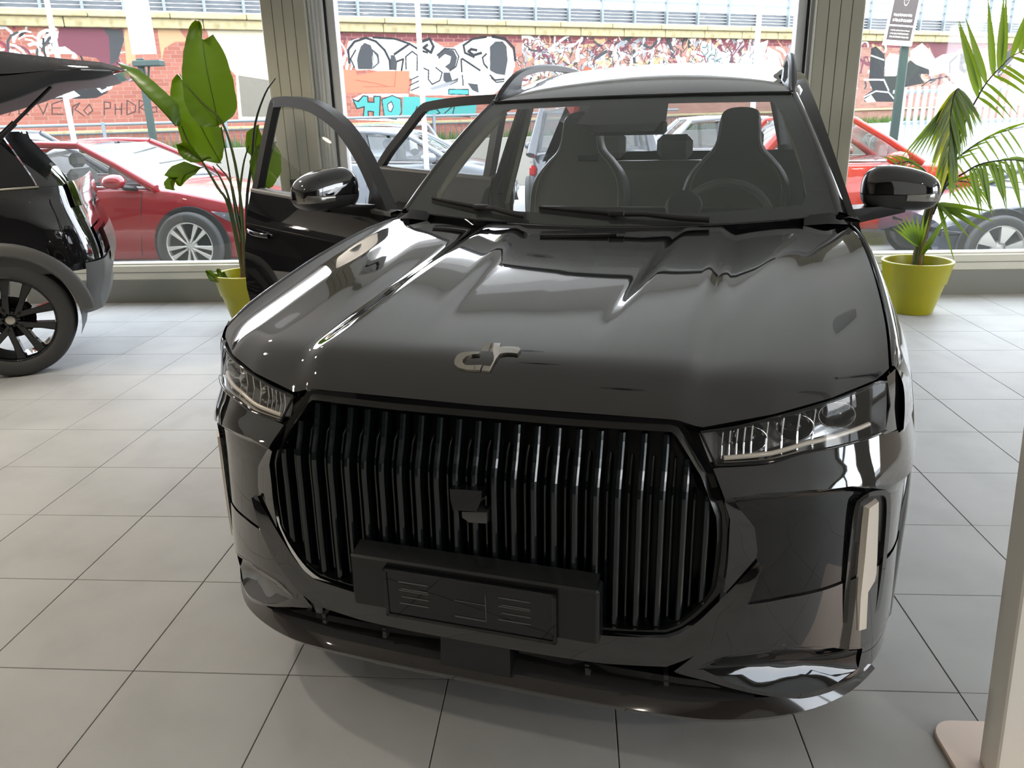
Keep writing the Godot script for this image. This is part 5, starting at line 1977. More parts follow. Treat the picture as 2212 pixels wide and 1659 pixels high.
# ---------------------------------------------------------------- cars parked in the street
# local axes: x forward from the front wheel, y up, z across
func street_car(called: String, label: String, at: Vector3, turn: float, body: Material, d: Dictionary) -> Node3D:
	var car := thing(called, label, "car", at, turn)
	var w: float = d.get("w", 0.90)
	var hb: float = d.belt
	var wb: float = d.get("wheelbase", 2.65)
	var st := []
	# stations: x, top height, half width factor
	for q in d.stations:
		st.append(q)
	var rows := []
	var xs := []
	var n := 40
	for i in n + 1:
		var x := lerpf(st[0][0], st[-1][0], i / float(n))
		var tx := []
		var th := []
		var tw := []
		for q in st:
			tx.append(q[0]); th.append(q[1]); tw.append(q[2])
		var top := its(tx, th, x)
		var ww := its(tx, tw, x) * w
		var low := 0.19 + 0.06 * smoothstep(0.35, 0.0, minf(x - st[0][0], st[-1][0] - x))
		var half := [Vector2(ww - 0.10, low), Vector2(ww - 0.02, low + 0.03), Vector2(ww, low + 0.20), Vector2(ww + 0.004, lerpf(low, top, 0.52)), Vector2(ww - 0.012, lerpf(low, top, 0.78)), Vector2(ww - 0.035, top - 0.045), Vector2(ww - 0.08, top - 0.008), Vector2(ww * 0.6, top + 0.018), Vector2(0.0, top + 0.03)]
		var sm := smooth(half, 16)
		var row := []
		for q in sm:
			row.append(Vector3(x, q.y, q.x))
		for k in range(sm.size() - 2, -1, -1):
			row.append(Vector3(x, sm[k].y, -sm[k].x))
		rows.append(row)
	var b := MB.new()
	b.grid(rows, true)
	for e in [0, n]:
		var c := Vector3.ZERO
		for p in rows[e]:
			c += p
		c /= rows[e].size()
		for k in rows[e].size() - 1:
			if e == 0: b.tri(c, rows[e][k], rows[e][k + 1])
			else: b.tri(c, rows[e][k + 1], rows[e][k])
	part(car, "body", b.mesh(), body)
	# greenhouse
	var f0: Vector2 = d.f0
	var f1: Vector2 = d.f1
	var r1: Vector2 = d.r1
	var r0: Vector2 = d.r0
	var wbz := w - 0.055
	var wtz := w - 0.21
	var roof_rows := []
	for i in 13:
		var t := i / 12.0
		var x := lerpf(r1.x, f1.x, t)
		var hh: float = lerpf(r1.y, f1.y, t) + d.get("arch", 0.05) * 4.0 * t * (1.0 - t) * 0.5
		var row := []
		for k in 13:
			var z := lerpf(-1.0, 1.0, k / 12.0)
			row.append(Vector3(x, hh + 0.02 - 0.035 * z * z - 0.025 * pow(absf(z), 6.0), z * wtz))
		roof_rows.append(row)
	gpart(car, "roof", roof_rows, d.get("roof_mat", body), true)
	var glass_q := func(called2: String, a: Vector2, c: Vector2, za: float, zc: float):
		var g := []
		for i in 7:
			var t := i / 6.0
			var row := []
			for k in 9:
				var z := lerpf(-1.0, 1.0, k / 8.0)
				var p := a.lerp(c, t)
				row.append(Vector3(p.x + 0.05 * (1.0 - z * z) * (1.0 if a.x > c.x else -1.0) * (1.0 - t * 0.5), p.y + 0.015 * sin(PI * t), z * lerpf(za, zc, t)))
			g.append(row)
		gpart(car, called2, g, M.carglass, a.x > c.x)
	glass_q.call("windscreen", f0, f1, wbz - 0.02, wtz)
	glass_q.call("rear_window", r0, r1, wbz - 0.05, wtz)
	for sd in [-1.0, 1.0]:
		var sp := PackedVector2Array([f0 + Vector2(-0.06, 0.01), f1 + Vector2(-0.02, -0.045), r1 + Vector2(0.06, -0.045), r0 + Vector2(0.10, 0.01)])
		var sg := MB.new()
		var idx := Geometry2D.triangulate_polygon(sp)
		var Z := func(q: Vector2): return Vector3(q.x, q.y, sd * lerpf(wbz + 0.012, wtz + 0.012, clampf((q.y - hb) / (f1.y - hb), 0, 1)))
		for k in range(0, idx.size(), 3):
			sg.tri(Z.call(sp[idx[k]]), Z.call(sp[idx[k + 1]]), Z.call(sp[idx[k + 2]]))
		var side := part(car, "side_window", sg.mesh(), M.carglass)
		# pillars and window lines
		tpart(car, "front_pillar", [Z.call(f0 + Vector2(0.02, -0.01)), Z.call(f0.lerp(f1, 0.5)) + Vector3(0, 0.012, 0), Z.call(f1) + Vector3(0, 0, 0)], [0.045, 0.038, 0.036], body, 8)
		tpart(car, "rear_pillar", [Z.call(r0 + Vector2(-0.02, -0.01)), Z.call(r0.lerp(r1, 0.5)) + Vector3(0, 0.01, 0), Z.call(r1)], [0.08, 0.06, 0.04], body, 8)
		tpart(car, "roof_edge", [Z.call(f1), Z.call(f1.lerp(r1, 0.33)) + Vector3(0, d.get("arch", 0.05) * 0.42, 0), Z.call(f1.lerp(r1, 0.66)) + Vector3(0, d.get("arch", 0.05) * 0.42, 0), Z.call(r1)], 0.036, body, 8)
		var mid: float = d.get("pillar_x", (f0.x + r0.x) / 2)
		var tp := f1.lerp(r1, clampf((mid - 0.1 - f1.x) / (r1.x - f1.x), 0, 1))
		tpart(side, "middle_pillar", [Z.call(Vector2(mid, hb)), Z.call(tp + Vector2(0, -0.03))], 0.03, M.black, 6)
		tpart(side, "window_line", [Z.call(f0 + Vector2(-0.06, 0.005)), Z.call(r0 + Vector2(0.06, 0.005))], 0.010, M.carchrome, 6)
		# doors: seams and handles
		for sx in [f0.x - 0.12, mid - 0.05]:
			var seam := []
			for k in 9:
				var y := lerpf(0.24, hb - 0.03, k / 8.0)
				seam.append(Vector3(sx - 0.10 * (1.0 - k / 8.0), y, sd * (w + 0.001 - 0.05 * pow(maxf(0.0, y - 0.6) / 0.4, 2.0) - 0.02 * pow(maxf(0.0, 0.35 - y) / 0.15, 2.0))))
			tpart(car, "door_seam", seam, 0.0035, M.black, 5)
		for hx in d.get("handles", []):
			tpart(car, "door_handle", [Vector3(hx - 0.10, hb - 0.12, sd * (w - 0.015)), Vector3(hx, hb - 0.115, sd * (w + 0.02)), Vector3(hx + 0.10, hb - 0.12, sd * (w - 0.015))], 0.013, d.get("handle_mat", body), 8)
		# mirror
		var mm := MB.new()
		mm.lathe([Vector2(0.0, 0.13), Vector2(0.05, 0.115), Vector2(0.078, 0.06), Vector2(0.085, 0.0), Vector2(0.07, -0.06), Vector2(0.03, -0.09), Vector2(0.0, -0.095)], 16, Transform3D(Basis(Vector3(0, 1, 0), Vector3(-1, 0, 0), Vector3(0, 0, 1)).scaled_local(Vector3(0.85, 1.0, 1.15)), Vector3(f0.x - 0.30, hb + 0.075, sd * (w + 0.10))))
		var mr := part(car, "door_mirror", mm.mesh(), body)
		tpart(mr, "mirror_arm", [Vector3(f0.x - 0.18, hb - 0.005, sd * (w - 0.06)), Vector3(f0.x - 0.26, hb + 0.02, sd * (w + 0.06))], 0.028, M.black, 8)
		# lamps
		var hp: Vector2 = d.get("lamp", Vector2(0.55, 0.62))
		nose_lamp(car, "headlamp", hp, sd, w, M.carlamp)
		var tl: Vector2 = d.get("tail", Vector2(st[0][0] + 0.12, 0.78))
		bpart(car, "tail_lamp", Vector3(tl.x - 0.08, tl.y - 0.07, sd * (w - 0.07) - 0.05), Vector3(tl.x + 0.16, tl.y + 0.07, sd * (w - 0.07) + 0.05), M.tail_red, 0.03)
		# arches and wheels
		for k in 2:
			var wx := 0.0 if k == 0 else -wb
			var R: float = d.get("R", 0.335)
			var ab := MB.new()
			ab.lathe([Vector2(0.0, 0.0), Vector2(R + 0.045, 0.0), Vector2(R + 0.055, -0.03)], 40, Transform3D(Basis(Vector3.RIGHT, Vector3(0, 0, sd), Vector3(0, -sd, 0)), Vector3(wx, R, sd * (w + 0.006))))
			part(car, "wheel_arch", ab.mesh(), M.arch_dark)
			wheel(car, Transform3D(Basis(Vector3(sd, 0, 0), Vector3(0, 0, sd), Vector3(0, -1, 0)), Vector3(wx, R, sd * (w - 0.032))), R, 0.20, R * 0.70, d.get("wheel", 1))
	bpart(car, "cabin_floor", Vector3(r0.x + 0.15, hb - 0.06, -w + 0.12), Vector3(f0.x - 0.1, hb + 0.035, w - 0.12), M.black)
	for sx in [f0.x - 1.0, f0.x - 1.9]:
		for sd in [-1.0, 1.0]:
			if sx < r0.x + 0.4:
				continue
			bpart(car, "seat_back", Vector3(sx - 0.06, hb - 0.2, sd * 0.38 - 0.22), Vector3(sx + 0.06, hb + 0.18, sd * 0.38 + 0.22), M.cabin, 0.05)
			bpart(car, "seat_headrest", Vector3(sx - 0.07, hb + 0.19, sd * 0.38 - 0.11), Vector3(sx + 0.02, hb + 0.33, sd * 0.38 + 0.11), M.cabin, 0.04)
	return car

func nose_lamp(car: Node, called: String, at: Vector2, sd: float, w: float, m: Material) -> void:
	var b := MB.new()
	b.grid([[Vector3(at.x - 0.28, at.y + 0.07, sd * (w - 0.008)), Vector3(at.x - 0.08, at.y + 0.045, sd * (w - 0.03)), Vector3(at.x + 0.12, at.y + 0.01, sd * (w - 0.16)), Vector3(at.x + 0.18, at.y - 0.005, sd * (w - 0.34))], [Vector3(at.x - 0.26, at.y + 0.055, sd * (w + 0.004)), Vector3(at.x - 0.08, at.y - 0.005, sd * (w - 0.015)), Vector3(at.x + 0.15, at.y - 0.03, sd * (w - 0.13)), Vector3(at.x + 0.22, at.y - 0.045, sd * (w - 0.33))], [Vector3(at.x - 0.22, at.y + 0.03, sd * (w + 0.002)), Vector3(at.x - 0.06, at.y - 0.06, sd * (w - 0.02)), Vector3(at.x + 0.14, at.y - 0.085, sd * (w - 0.14)), Vector3(at.x + 0.21, at.y - 0.085, sd * (w - 0.33))]], sd < 0)
	part(car, called, b.mesh(), m)

func build_street_cars() -> void:
	gloss("red_paint", Color(0.50, 0.03, 0.09), 0.25, 0.03)
	gloss("white_car", Color(0.66, 0.67, 0.68), 0.25, 0.03)
	gloss("silver_car", Color(0.46, 0.48, 0.50), 0.25, 0.03)
	gloss("grey_car", Color(0.22, 0.23, 0.25), 0.25, 0.03)
	gloss("orange_car", Color(0.66, 0.14, 0.06), 0.25, 0.03)
	gloss("blue_car", Color(0.12, 0.15, 0.21), 0.25, 0.03)
	glass("carglass", Color(0.10, 0.14, 0.14), 0.45)
	mat("carchrome", Color(0.75, 0.75, 0.75), 0.2, 1.0)
	mat("carlamp", Color(0.30, 0.31, 0.33), 0.08, 0.3)
	mat("tail_red", Color(0.55, 0.04, 0.06), 0.15)
	mat("arch_dark", Color(0.05, 0.05, 0.055), 0.7)
	var sedan := {"belt": 0.90, "stations": [[-3.62, 0.72, 0.82], [-3.45, 0.90, 0.93], [-3.0, 0.97, 0.98], [-2.0, 0.93, 1.0], [-0.9, 0.91, 1.0], [-0.30, 0.90, 1.0], [0.2, 0.81, 0.99], [0.55, 0.71, 0.94], [0.72, 0.62, 0.86], [0.80, 0.52, 0.78]], "f0": Vector2(-0.32, 0.90), "f1": Vector2(-1.10, 1.31), "r1": Vector2(-2.30, 1.29), "r0": Vector2(-3.15, 0.97), "arch": 0.06, "handles": [-1.24, -2.25], "handle_mat": M.carchrome, "lamp": Vector2(0.52, 0.60), "pillar_x": -1.42}
	street_car("sedan_car", "crimson saloon car parked right outside the window", Vector3(-3.758, -0.012, -8.5), 0.0, M.red_paint, sedan)
	var hatch := {"belt": 0.95, "stations": [[-3.35, 0.75, 0.84], [-3.25, 0.98, 0.93], [-2.6, 1.0, 0.99], [-1.2, 0.96, 1.0], [-0.25, 0.94, 1.0], [0.3, 0.85, 0.98], [0.6, 0.74, 0.92], [0.78, 0.55, 0.80]], "f0": Vector2(-0.25, 0.94), "f1": Vector2(-1.0, 1.40), "r1": Vector2(-2.75, 1.40), "r0": Vector2(-3.22, 1.0), "arch": 0.06, "handles": [-1.2, -2.1], "pillar_x": -1.4}
	var city := hatch.merged({"belt": 0.92, "stations": [[-2.62, 0.75, 0.84], [-2.5, 0.96, 0.93], [-2.0, 0.97, 0.99], [-1.0, 0.93, 1.0], [-0.2, 0.92, 1.0], [0.25, 0.84, 0.98], [0.5, 0.72, 0.92], [0.62, 0.55, 0.80]], "f0": Vector2(-0.2, 0.92), "f1": Vector2(-0.92, 1.38), "r1": Vector2(-2.1, 1.38), "r0": Vector2(-2.5, 0.97), "wheelbase": 2.1, "pillar_x": -1.35, "handles": [-1.15], "lamp": Vector2(0.32, 0.62)}, true)
	street_car("hatchback_car", "dark grey car whose roof shows behind the crimson saloon", Vector3(-6.1, -0.05, -10.30), 0.0, M.grey_car, sedan.merged({"w": 0.66, "f1": Vector2(-1.10, 1.46), "r1": Vector2(-2.4, 1.46)}, true))
	street_car("hatchback_car", "silver white hatchback seen through the open rear door window", Vector3(-1.45, -0.05, -12.2), 0.0, M.silver_car, city.merged({"f1": Vector2(-0.85, 1.30)}, true))
	street_car("hatchback_car", "white hatchback with its tail turned to the window", Vector3(-3.45, -0.05, -16.8), PI / 2, M.white_car, hatch)
	street_car("sport_utility_car", "dark utility car seen through the windscreen beside the passenger seat", Vector3(0.30, -0.05, -14.7), PI / 2, M.grey_car, hatch.merged({"f1": Vector2(-1.0, 1.58), "r1": Vector2(-3.0, 1.60), "r0": Vector2(-3.3, 1.0)}, true))
	street_car("hatchback_car", "pale car seen through the rear window between the seats", Vector3(3.95, -0.05, -13.7), 0.0, M.white_car, city)
	street_car("hatchback_car", "orange car parked outside behind the palm", Vector3(4.05, -0.05, -10.0), 0.0, M.orange_car, city.merged({"belt": 0.90, "roof_mat": M.white_car, "w": 0.78, "stations": [[-2.05, 0.75, 0.84], [-1.95, 0.96, 0.93], [-1.6, 0.97, 0.99], [-1.0, 0.93, 1.0], [-0.2, 0.92, 1.0], [0.25, 0.84, 0.98], [0.5, 0.72, 0.92], [0.62, 0.55, 0.80]], "r1": Vector2(-1.6, 1.38), "r0": Vector2(-1.95, 0.97), "wheelbase": 1.6, "handles": []}, true))
	street_car("low_car", "dark blue low car with pale spoked wheels outside the right window", Vector3(3.78, -0.05, -8.15), PI, M.blue_car, sedan.merged({"belt": 0.72, "stations": [[-3.4, 0.6, 0.85], [-3.0, 0.74, 0.95], [-2.0, 0.72, 1.0], [-0.9, 0.70, 1.0], [-0.35, 0.68, 1.0], [0.2, 0.60, 0.96], [0.45, 0.5, 0.88]], "f0": Vector2(-0.62, 0.68), "f1": Vector2(-1.45, 1.05), "r1": Vector2(-2.2, 1.02), "r0": Vector2(-3.0, 0.74), "R": 0.29, "wheel": 2, "w": 0.86, "lamp": Vector2(0.2, 0.5), "wheelbase": 2.5, "handles": []}, true))

# ---------------------------------------------------------------- black car standing on the left, tailgate up
func build_left_car() -> void:
	var car := thing("hatchback_car", "black utility car with raised tailgate, only its tail in view", "car", Vector3(-3.41, 0, -4.42), deg_to_rad(27.0))
	# body skin round the rear corner: plan runs along the side and turns across the tail
	var plan := [Vector2(-1.6, 0.0), Vector2(-0.8, 0.0), Vector2(-0.2, -0.005), Vector2(0.15, -0.02), Vector2(0.32, -0.05), Vector2(0.42, -0.10), Vector2(0.48, -0.19), Vector2(0.505, -0.32), Vector2(0.515, -0.9), Vector2(0.50, -1.5)]
	var pl := smooth(plan, 45)
	var tail_x := func(h: float): return its([0.40, 0.55, 0.70, 0.85, 1.0, 1.15, 1.30, 1.42], [-0.02, 0.03, 0.045, 0.02, -0.02, -0.05, -0.15, -0.24], h)
	var tuck := func(h: float): return its([0.30, 0.5, 0.8, 1.0, 1.15, 1.45], [0.02, 0.0, 0.0, 0.02, 0.05, 0.20], h)
	var skin := func(h0: float, h1: float, nh: int, from: int, to: int, out: float):
		var rows := []
		for i in nh + 1:
			var h := lerpf(h0, h1, i / float(nh))
			var row := []
			for k in range(from, to + 1):
				var q: Vector2 = pl[k]
				var f := smoothstep(0.0, 0.5, q.x)
				var nrm := Vector2(1, 0) if k > 38 else Vector2(f, 1.0 - f).normalized()
				row.append(Vector3(q.x + f * tail_x.call(h) + nrm.x * out, h, q.y - tuck.call(h) + nrm.y * out))
			rows.append(row)
		return rows
	gpart(car, "quarter_panel", skin.call(0.62, 1.13, 16, 0, 45, 0.0), M.paint, true)
	gpart(car, "rear_bumper", skin.call(0.34, 0.66, 8, 24, 45, 0.02), M.plastic_grey, true)
	# window band and rear pillar
	gpart(car, "side_glass", skin.call(1.13, 1.42, 8, 0, 20, -0.006), M.piano, true)
	gpart(car, "rear_pillar", skin.call(1.13, 1.45, 8, 20, 32, 0.004), M.paint, true)
	tpart(car, "belt_line", [Vector3(-1.6, 1.132, -0.035), Vector3(0.0, 1.128, -0.035), Vector3(0.30, 1.135, -0.075)], 0.008, M.satin, 6)
	# wheel arch trim
	var arch := []
	for i in 31:
		var a := deg_to_rad(lerpf(4, 200, i / 30.0))
		var row := []
		for q in [[0.385, -0.06], [0.392, 0.018], [0.41, 0.024], [0.46, 0.022], [0.478, 0.002]]:
			row.append(Vector3(cos(a) * q[0], 0.355 + sin(a) * q[0], q[1] - 0.03 * smoothstep(0.25, 0.46, cos(a) * q[0])))
		arch.append(row)
	gpart(car, "arch_trim", arch, M.plastic_grey, true)
	var wh := []
	for i in 25:
		var a := deg_to_rad(lerpf(-20, 200, i / 24.0))
		wh.append([Vector3(cos(a) * 0.39, 0.355 + sin(a) * 0.39, -0.02), Vector3(cos(a) * 0.39, 0.355 + sin(a) * 0.39, -0.45)])
	gpart(car, "wheel_house", wh, M.black, true)
	wheel(car, Transform3D(Basis(Vector3(1, 0, 0), Vector3(0, 0, 1), Vector3(0, -1, 0)), Vector3(0.0, 0.355, -0.115)), 0.355, 0.22, 0.255, 0)
	# lower corner of the bumper with a lamp and reflector
	var rf := []
	for k in range(30, 37):
		rf.append(pl[k])
	gpart(car, "tail_lamp", skin.call(1.00, 1.15, 5, 28, 45, 0.022), M.reflector_dim, true)
	gpart(car, "rear_reflector", skin.call(0.66, 0.86, 5, 34, 40, 0.012), M.piano, true)
	gpart(car, "corner_trim", skin.call(0.60, 0.82, 5, 37, 43, 0.03), M.satin, true)
	# boot opening seen dark behind the pillar
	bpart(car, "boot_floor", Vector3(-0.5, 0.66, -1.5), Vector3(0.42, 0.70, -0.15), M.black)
	# raised tailgate
	var gt := Node3D.new()
	gt.name = "tailgate"
	car.add_child(gt)
	var top := v2([-0.45, 1.95, 0.0, 1.925, 0.32, 1.876, 0.47, 1.859, 0.60, 1.842, 0.745, 1.832, 0.885, 1.79])
	var bot := v2([-0.45, 1.40, 0.0, 1.56, 0.258, 1.63, 0.42, 1.69, 0.51, 1.722, 0.71, 1.735, 0.81, 1.762])
	var zs := [-0.06, -0.10, -0.25, -0.75, -1.1, -1.25, -1.29]
	var rt := []
	var rb := []
	var lt := lin(top, 20)
	var lb := lin(bot, 20)
	for j in zs.size():
		var edge := 0.0 if j > 0 and j < zs.size() - 1 else 1.0
		var a := []
		var c := []
		for i in 21:
			a.append(Vector3(lt[i].x, lerpf(lt[i].y, lb[i].y, edge * 0.45), zs[j]))
			c.append(Vector3(lb[i].x, lerpf(lb[i].y, lt[i].y, edge * 0.5), zs[j]))
		rt.append(a)
		rb.append(c)
	gpart(gt, "gate_skin", rt, M.paint, true)
	gpart(gt, "gate_lining", rb, M.plastic, false)
	var eg := MB.new()
	var e0 := []
	var e1 := []
	for j in zs.size():
		e0.append(rt[j][20])
		e1.append(rb[j][20])
	eg.grid([e0, e1])
	part(gt, "gate_edge", eg.mesh(), M.paint)
	tpart(car, "gate_strut", [Vector3(0.46, 1.70, -0.20), Vector3(0.23, 1.50, -0.20)], 0.010, M.black, 8)
	tpart(car, "gate_strut", [Vector3(0.23, 1.50, -0.20), Vector3(-0.05, 1.26, -0.20)], 0.017, M.black, 8)
# ---------------------------------------------------------------- plants
func pot(called: String, label: String, at: Vector3, r: float) -> Node3D:
	var p := thing(called, label, "plant", at)
	var b := MB.new()
	b.lathe([Vector2(0.0, 0.0), Vector2(r * 0.58, 0.0), Vector2(r * 0.60, 0.004), Vector2(r * 0.83, 0.225), Vector2(r * 0.865, 0.226), Vector2(r * 0.985, 0.372), Vector2(r, 0.378), Vector2(r * 0.995, 0.386), Vector2(r * 0.93, 0.386), Vector2(r * 0.915, 0.378), Vector2(r * 0.86, 0.30)], 56)
	part(p, "pot", b.mesh(), M.pot)
	b = MB.new()
	b.lathe([Vector2(r * 0.87, 0.315), Vector2(r * 0.5, 0.325), Vector2(0.0, 0.33)], 32)
	part(p, "soil", b.mesh(), M.soil)
	return p

# leaf blade with midrib and two edges, each given from base to tip as (x, y); z bows out of the plane
func blade(parent: Node, called: String, mid: Array, ea: Array, eb: Array, z: float, fold: float, m: Material) -> MeshInstance3D:
	var n := 26
	var lm := lin(smooth(mid, 24), n)
	var b := MB.new()
	for side in 2:
		var le := lin(ea if side == 0 else eb, n)
		var rows := []
		for i in n + 1:
			var row := []
			for k in 7:
				var t := k / 6.0
				var q: Vector2 = lm[i].lerp(le[i], t)
				var bow := fold * (t * t * 0.8 + 0.2 * t) + 0.004 * sin(i * 2.1 + side) * t
				row.append(Vector3(q.x, q.y, z + bow + 0.03 * sin(PI * i / n)))
			rows.append(row)
		b.grid(rows, side == 1)
	var o := part(parent, called, b.mesh(), m)
	var rib := []
	for i in range(0, n + 1, 2):
		rib.append(Vector3(lm[i].x, lm[i].y, z + 0.03 * sin(PI * i / n) - 0.003))
	tpart(o, "midrib", rib, 0.004, M.stem_dark, 5)
	return o

func build_plants() -> void:
	var pm := mat("pot", Color(0.62, 0.60, 0.03), 0.38)
	mat("soil", Color(0.13, 0.07, 0.04), 0.95)
	for q in [["leaf", Color(0.20, 0.30, 0.01), Color(0.27, 0.34, 0.01)], ["frond", Color(0.27, 0.37, 0.03), Color(0.40, 0.48, 0.03)], ["frond_yellow", Color(0.50, 0.52, 0.02), Color(0.60, 0.60, 0.04)]]:
		var m := mat(q[0], q[1], 0.4)
		m.backlight_enabled = true
		m.backlight = q[2]
		m.cull_mode = BaseMaterial3D.CULL_DISABLED
	mat("stem_dark", Color(0.10, 0.13, 0.04), 0.5)
	mat("stem_green", Color(0.22, 0.27, 0.08), 0.5)
	mat("stem_brown", Color(0.36, 0.15, 0.04), 0.6)
	mat("sheath", Color(0.45, 0.36, 0.24), 0.7)
	# bird of paradise; built in world coordinates below its pot
	var o := Vector3(-2.47, 0, -5.80)
	var p := pot("bird_of_paradise_plant", "tall broad leaved plant in a yellow green pot behind the open door", o, 0.245)
	var L := func(a: Array): 
		var r := []
		for i in range(0, a.size(), 2):
			r.append(Vector2(a[i] - o.x, a[i + 1]))
		return r
	blade(p, "leaf", L.call([-2.512, 1.444, -2.512, 1.622, -2.526, 1.829, -2.534, 2.007, -2.549, 2.138]), L.call([-2.512, 1.444, -2.604, 1.446, -2.667, 1.516, -2.698, 1.610, -2.688, 1.793, -2.651, 1.954, -2.591, 2.104, -2.549, 2.138]), L.call([-2.512, 1.444, -2.443, 1.468, -2.363, 1.513, -2.322, 1.575, -2.325, 1.749, -2.359, 1.921, -2.426, 2.043, -2.517, 2.002, -2.499, 2.117, -2.549, 2.138]), 0.05, 0.05, M.leaf)
	blade(p, "leaf", L.call([-2.801, 1.456, -2.875, 1.564, -2.989, 1.700, -3.071, 1.801, -3.154, 1.890]), L.call([-2.801, 1.456, -2.781, 1.494, -2.776, 1.603, -2.830, 1.663, -2.931, 1.765, -3.027, 1.841, -3.154, 1.890]), L.call([-2.801, 1.456, -2.886, 1.556, -3.000, 1.688, -3.078, 1.789, -3.154, 1.890]), 0.10, -0.06, M.leaf)
	blade(p, "leaf", L.call([-2.597, 1.186, -2.638, 1.295, -2.692, 1.438, -2.747, 1.631, -2.811, 1.811]), L.call([-2.597, 1.186, -2.709, 1.212, -2.778, 1.262, -2.840, 1.353, -2.855, 1.495, -2.881, 1.651, -2.857, 1.762, -2.811, 1.811]), L.call([-2.597, 1.186, -2.564, 1.213, -2.533, 1.293, -2.526, 1.434, -2.608, 1.488, -2.733, 1.544, -2.761, 1.717, -2.779, 1.781, -2.811, 1.811]), -0.10, 0.04, M.leaf)
	blade(p, "leaf", L.call([-2.770, 1.333, -2.711, 1.298, -2.646, 1.245, -2.555, 1.234]), L.call([-2.770, 1.333, -2.703, 1.349, -2.650, 1.335, -2.621, 1.287, -2.593, 1.226, -2.552, 1.251]), L.call([-2.770, 1.333, -2.752, 1.273, -2.721, 1.238, -2.670, 1.211, -2.596, 1.209, -2.555, 1.234]), 0.15, 0.05, M.leaf)
	blade(p, "leaf", L.call([-2.606, 1.176, -2.685, 1.144, -2.745, 1.119, -2.794, 1.050]), L.call([-2.606, 1.176, -2.709, 1.222, -2.807, 1.189, -2.873, 1.130, -2.809, 1.090, -2.794, 1.05]), L.call([-2.606, 1.176, -2.640, 1.134, -2.712, 1.092, -2.766, 1.049, -2.794, 1.050]), 0.18, 0.04, M.leaf)
	blade(p, "leaf", L.call([-2.792, 1.112, -2.835, 1.079, -2.835, 1.022]), L.call([-2.792, 1.112, -2.847, 1.114, -2.881, 1.079, -2.880, 1.036, -2.835, 1.022]), L.call([-2.792, 1.112, -2.798, 1.078, -2.813, 1.043, -2.835, 1.022]), 0.20, 0.02, M.leaf)
	# leaves behind the door window
	blade(p, "leaf", L.call([-2.26, 0.98, -2.24, 1.10, -2.19, 1.22, -2.14, 1.33]), L.call([-2.26, 0.98, -2.33, 1.05, -2.33, 1.20, -2.25, 1.32, -2.14, 1.33]), L.call([-2.26, 0.98, -2.18, 1.02, -2.10, 1.12, -2.09, 1.25, -2.14, 1.33]), -0.05, 0.04, M.leaf)
	blade(p, "leaf", L.call([-2.32, 1.20, -2.31, 1.32, -2.28, 1.45]), L.call([-2.32, 1.20, -2.38, 1.27, -2.36, 1.40, -2.28, 1.45]), L.call([-2.32, 1.20, -2.25, 1.24, -2.24, 1.36, -2.28, 1.45]), -0.12, 0.03, M.leaf)
	blade(p, "leaf", L.call([-2.34, 0.86, -2.20, 0.90, -2.08, 0.88]), L.call([-2.34, 0.86, -2.26, 0.97, -2.14, 0.98, -2.08, 0.88]), L.call([-2.34, 0.86, -2.24, 0.82, -2.14, 0.82, -2.08, 0.88]), 0.02, 0.03, M.leaf)
	var stems := [[-2.512, 1.444, -2.500, 1.149, -2.493, 0.871, -2.47, 0.50, -2.47, 0.33], [-2.706, 1.760, -2.579, 1.607, -2.452, 1.468, -2.400, 1.191, -2.40, 0.80, -2.44, 0.33], [-2.075, 1.758, -2.160, 1.662, -2.260, 1.463, -2.325, 1.189, -2.407, 0.870, -2.45, 0.33], [-2.341, 1.307, -2.406, 1.147, -2.464, 0.871, -2.47, 0.33], [-2.801, 1.456, -2.769, 1.347, -2.681, 1.197, -2.595, 1.017, -2.531, 0.872, -2.49, 0.33], [-2.606, 1.176, -2.546, 1.05, -2.512, 0.872, -2.48, 0.33], [-2.597, 1.186, -2.513, 1.060, -2.493, 0.871, -2.475, 0.33], [-2.14, 1.33, -2.28, 1.0, -2.40, 0.7, -2.45, 0.33]]
	for k in stems.size():
		var s := []
		for q in smooth(L.call(stems[k]), 20):
			s.append(Vector3(q.x, q.y, 0.03 * sin(k * 1.7) + (0.08 if k == 1 else 0.0)))
		var rad := []
		for i in s.size():
			rad.append(lerpf(0.0045, 0.014, i / float(s.size() - 1)))
		tpart(p, "stem", s, rad, M.stem_green if k != 2 else M.stem_dark, 7)
	for k in 4:
		var a := k * 1.6
		tpart(p, "sheath", [Vector3(cos(a) * 0.03, 0.32, sin(a) * 0.03), Vector3(cos(a) * 0.025, 0.45, sin(a) * 0.025), Vector3(cos(a) * 0.012 - 0.005, 0.62, sin(a) * 0.012)], [0.028, 0.02, 0.006], M.stem_brown, 8)
	for k in 4:
		blade(p, "small_leaf", [Vector2(-0.10, 0.33), Vector2(-0.16 - 0.03 * k, 0.40 + 0.03 * (k % 2))], [Vector2(-0.10, 0.33), Vector2(-0.13 - 0.02 * k, 0.41 + 0.03 * (k % 2)), Vector2(-0.16 - 0.03 * k, 0.40 + 0.03 * (k % 2))], [Vector2(-0.10, 0.33), Vector2(-0.15 - 0.02 * k, 0.36), Vector2(-0.16 - 0.03 * k, 0.40 + 0.03 * (k % 2))], 0.05 + 0.03 * k, 0.02, M.leaf)
	build_palm()

# one narrow leaflet
func leaflet(parent: Node, a: Vector3, tip: Vector3, droop: float, w: float, m: Material) -> void:
	var d := tip - a
	var side := d.cross(Vector3(0.25, 0.1, 1)).normalized()
	var rows := []
	for i in 9:
		var t := i / 8.0
		var c := a + d * t + Vector3(0, -droop * t * t, 0)
		var ww := w * sin(PI * pow(clampf(t * 0.97 + 0.03, 0, 1), 0.6)) * 0.5
		rows.append([c - side * ww, c + Vector3(0, 0, 0.25 * ww), c + side * ww])
	gpart(parent, "leaflet", rows, m)

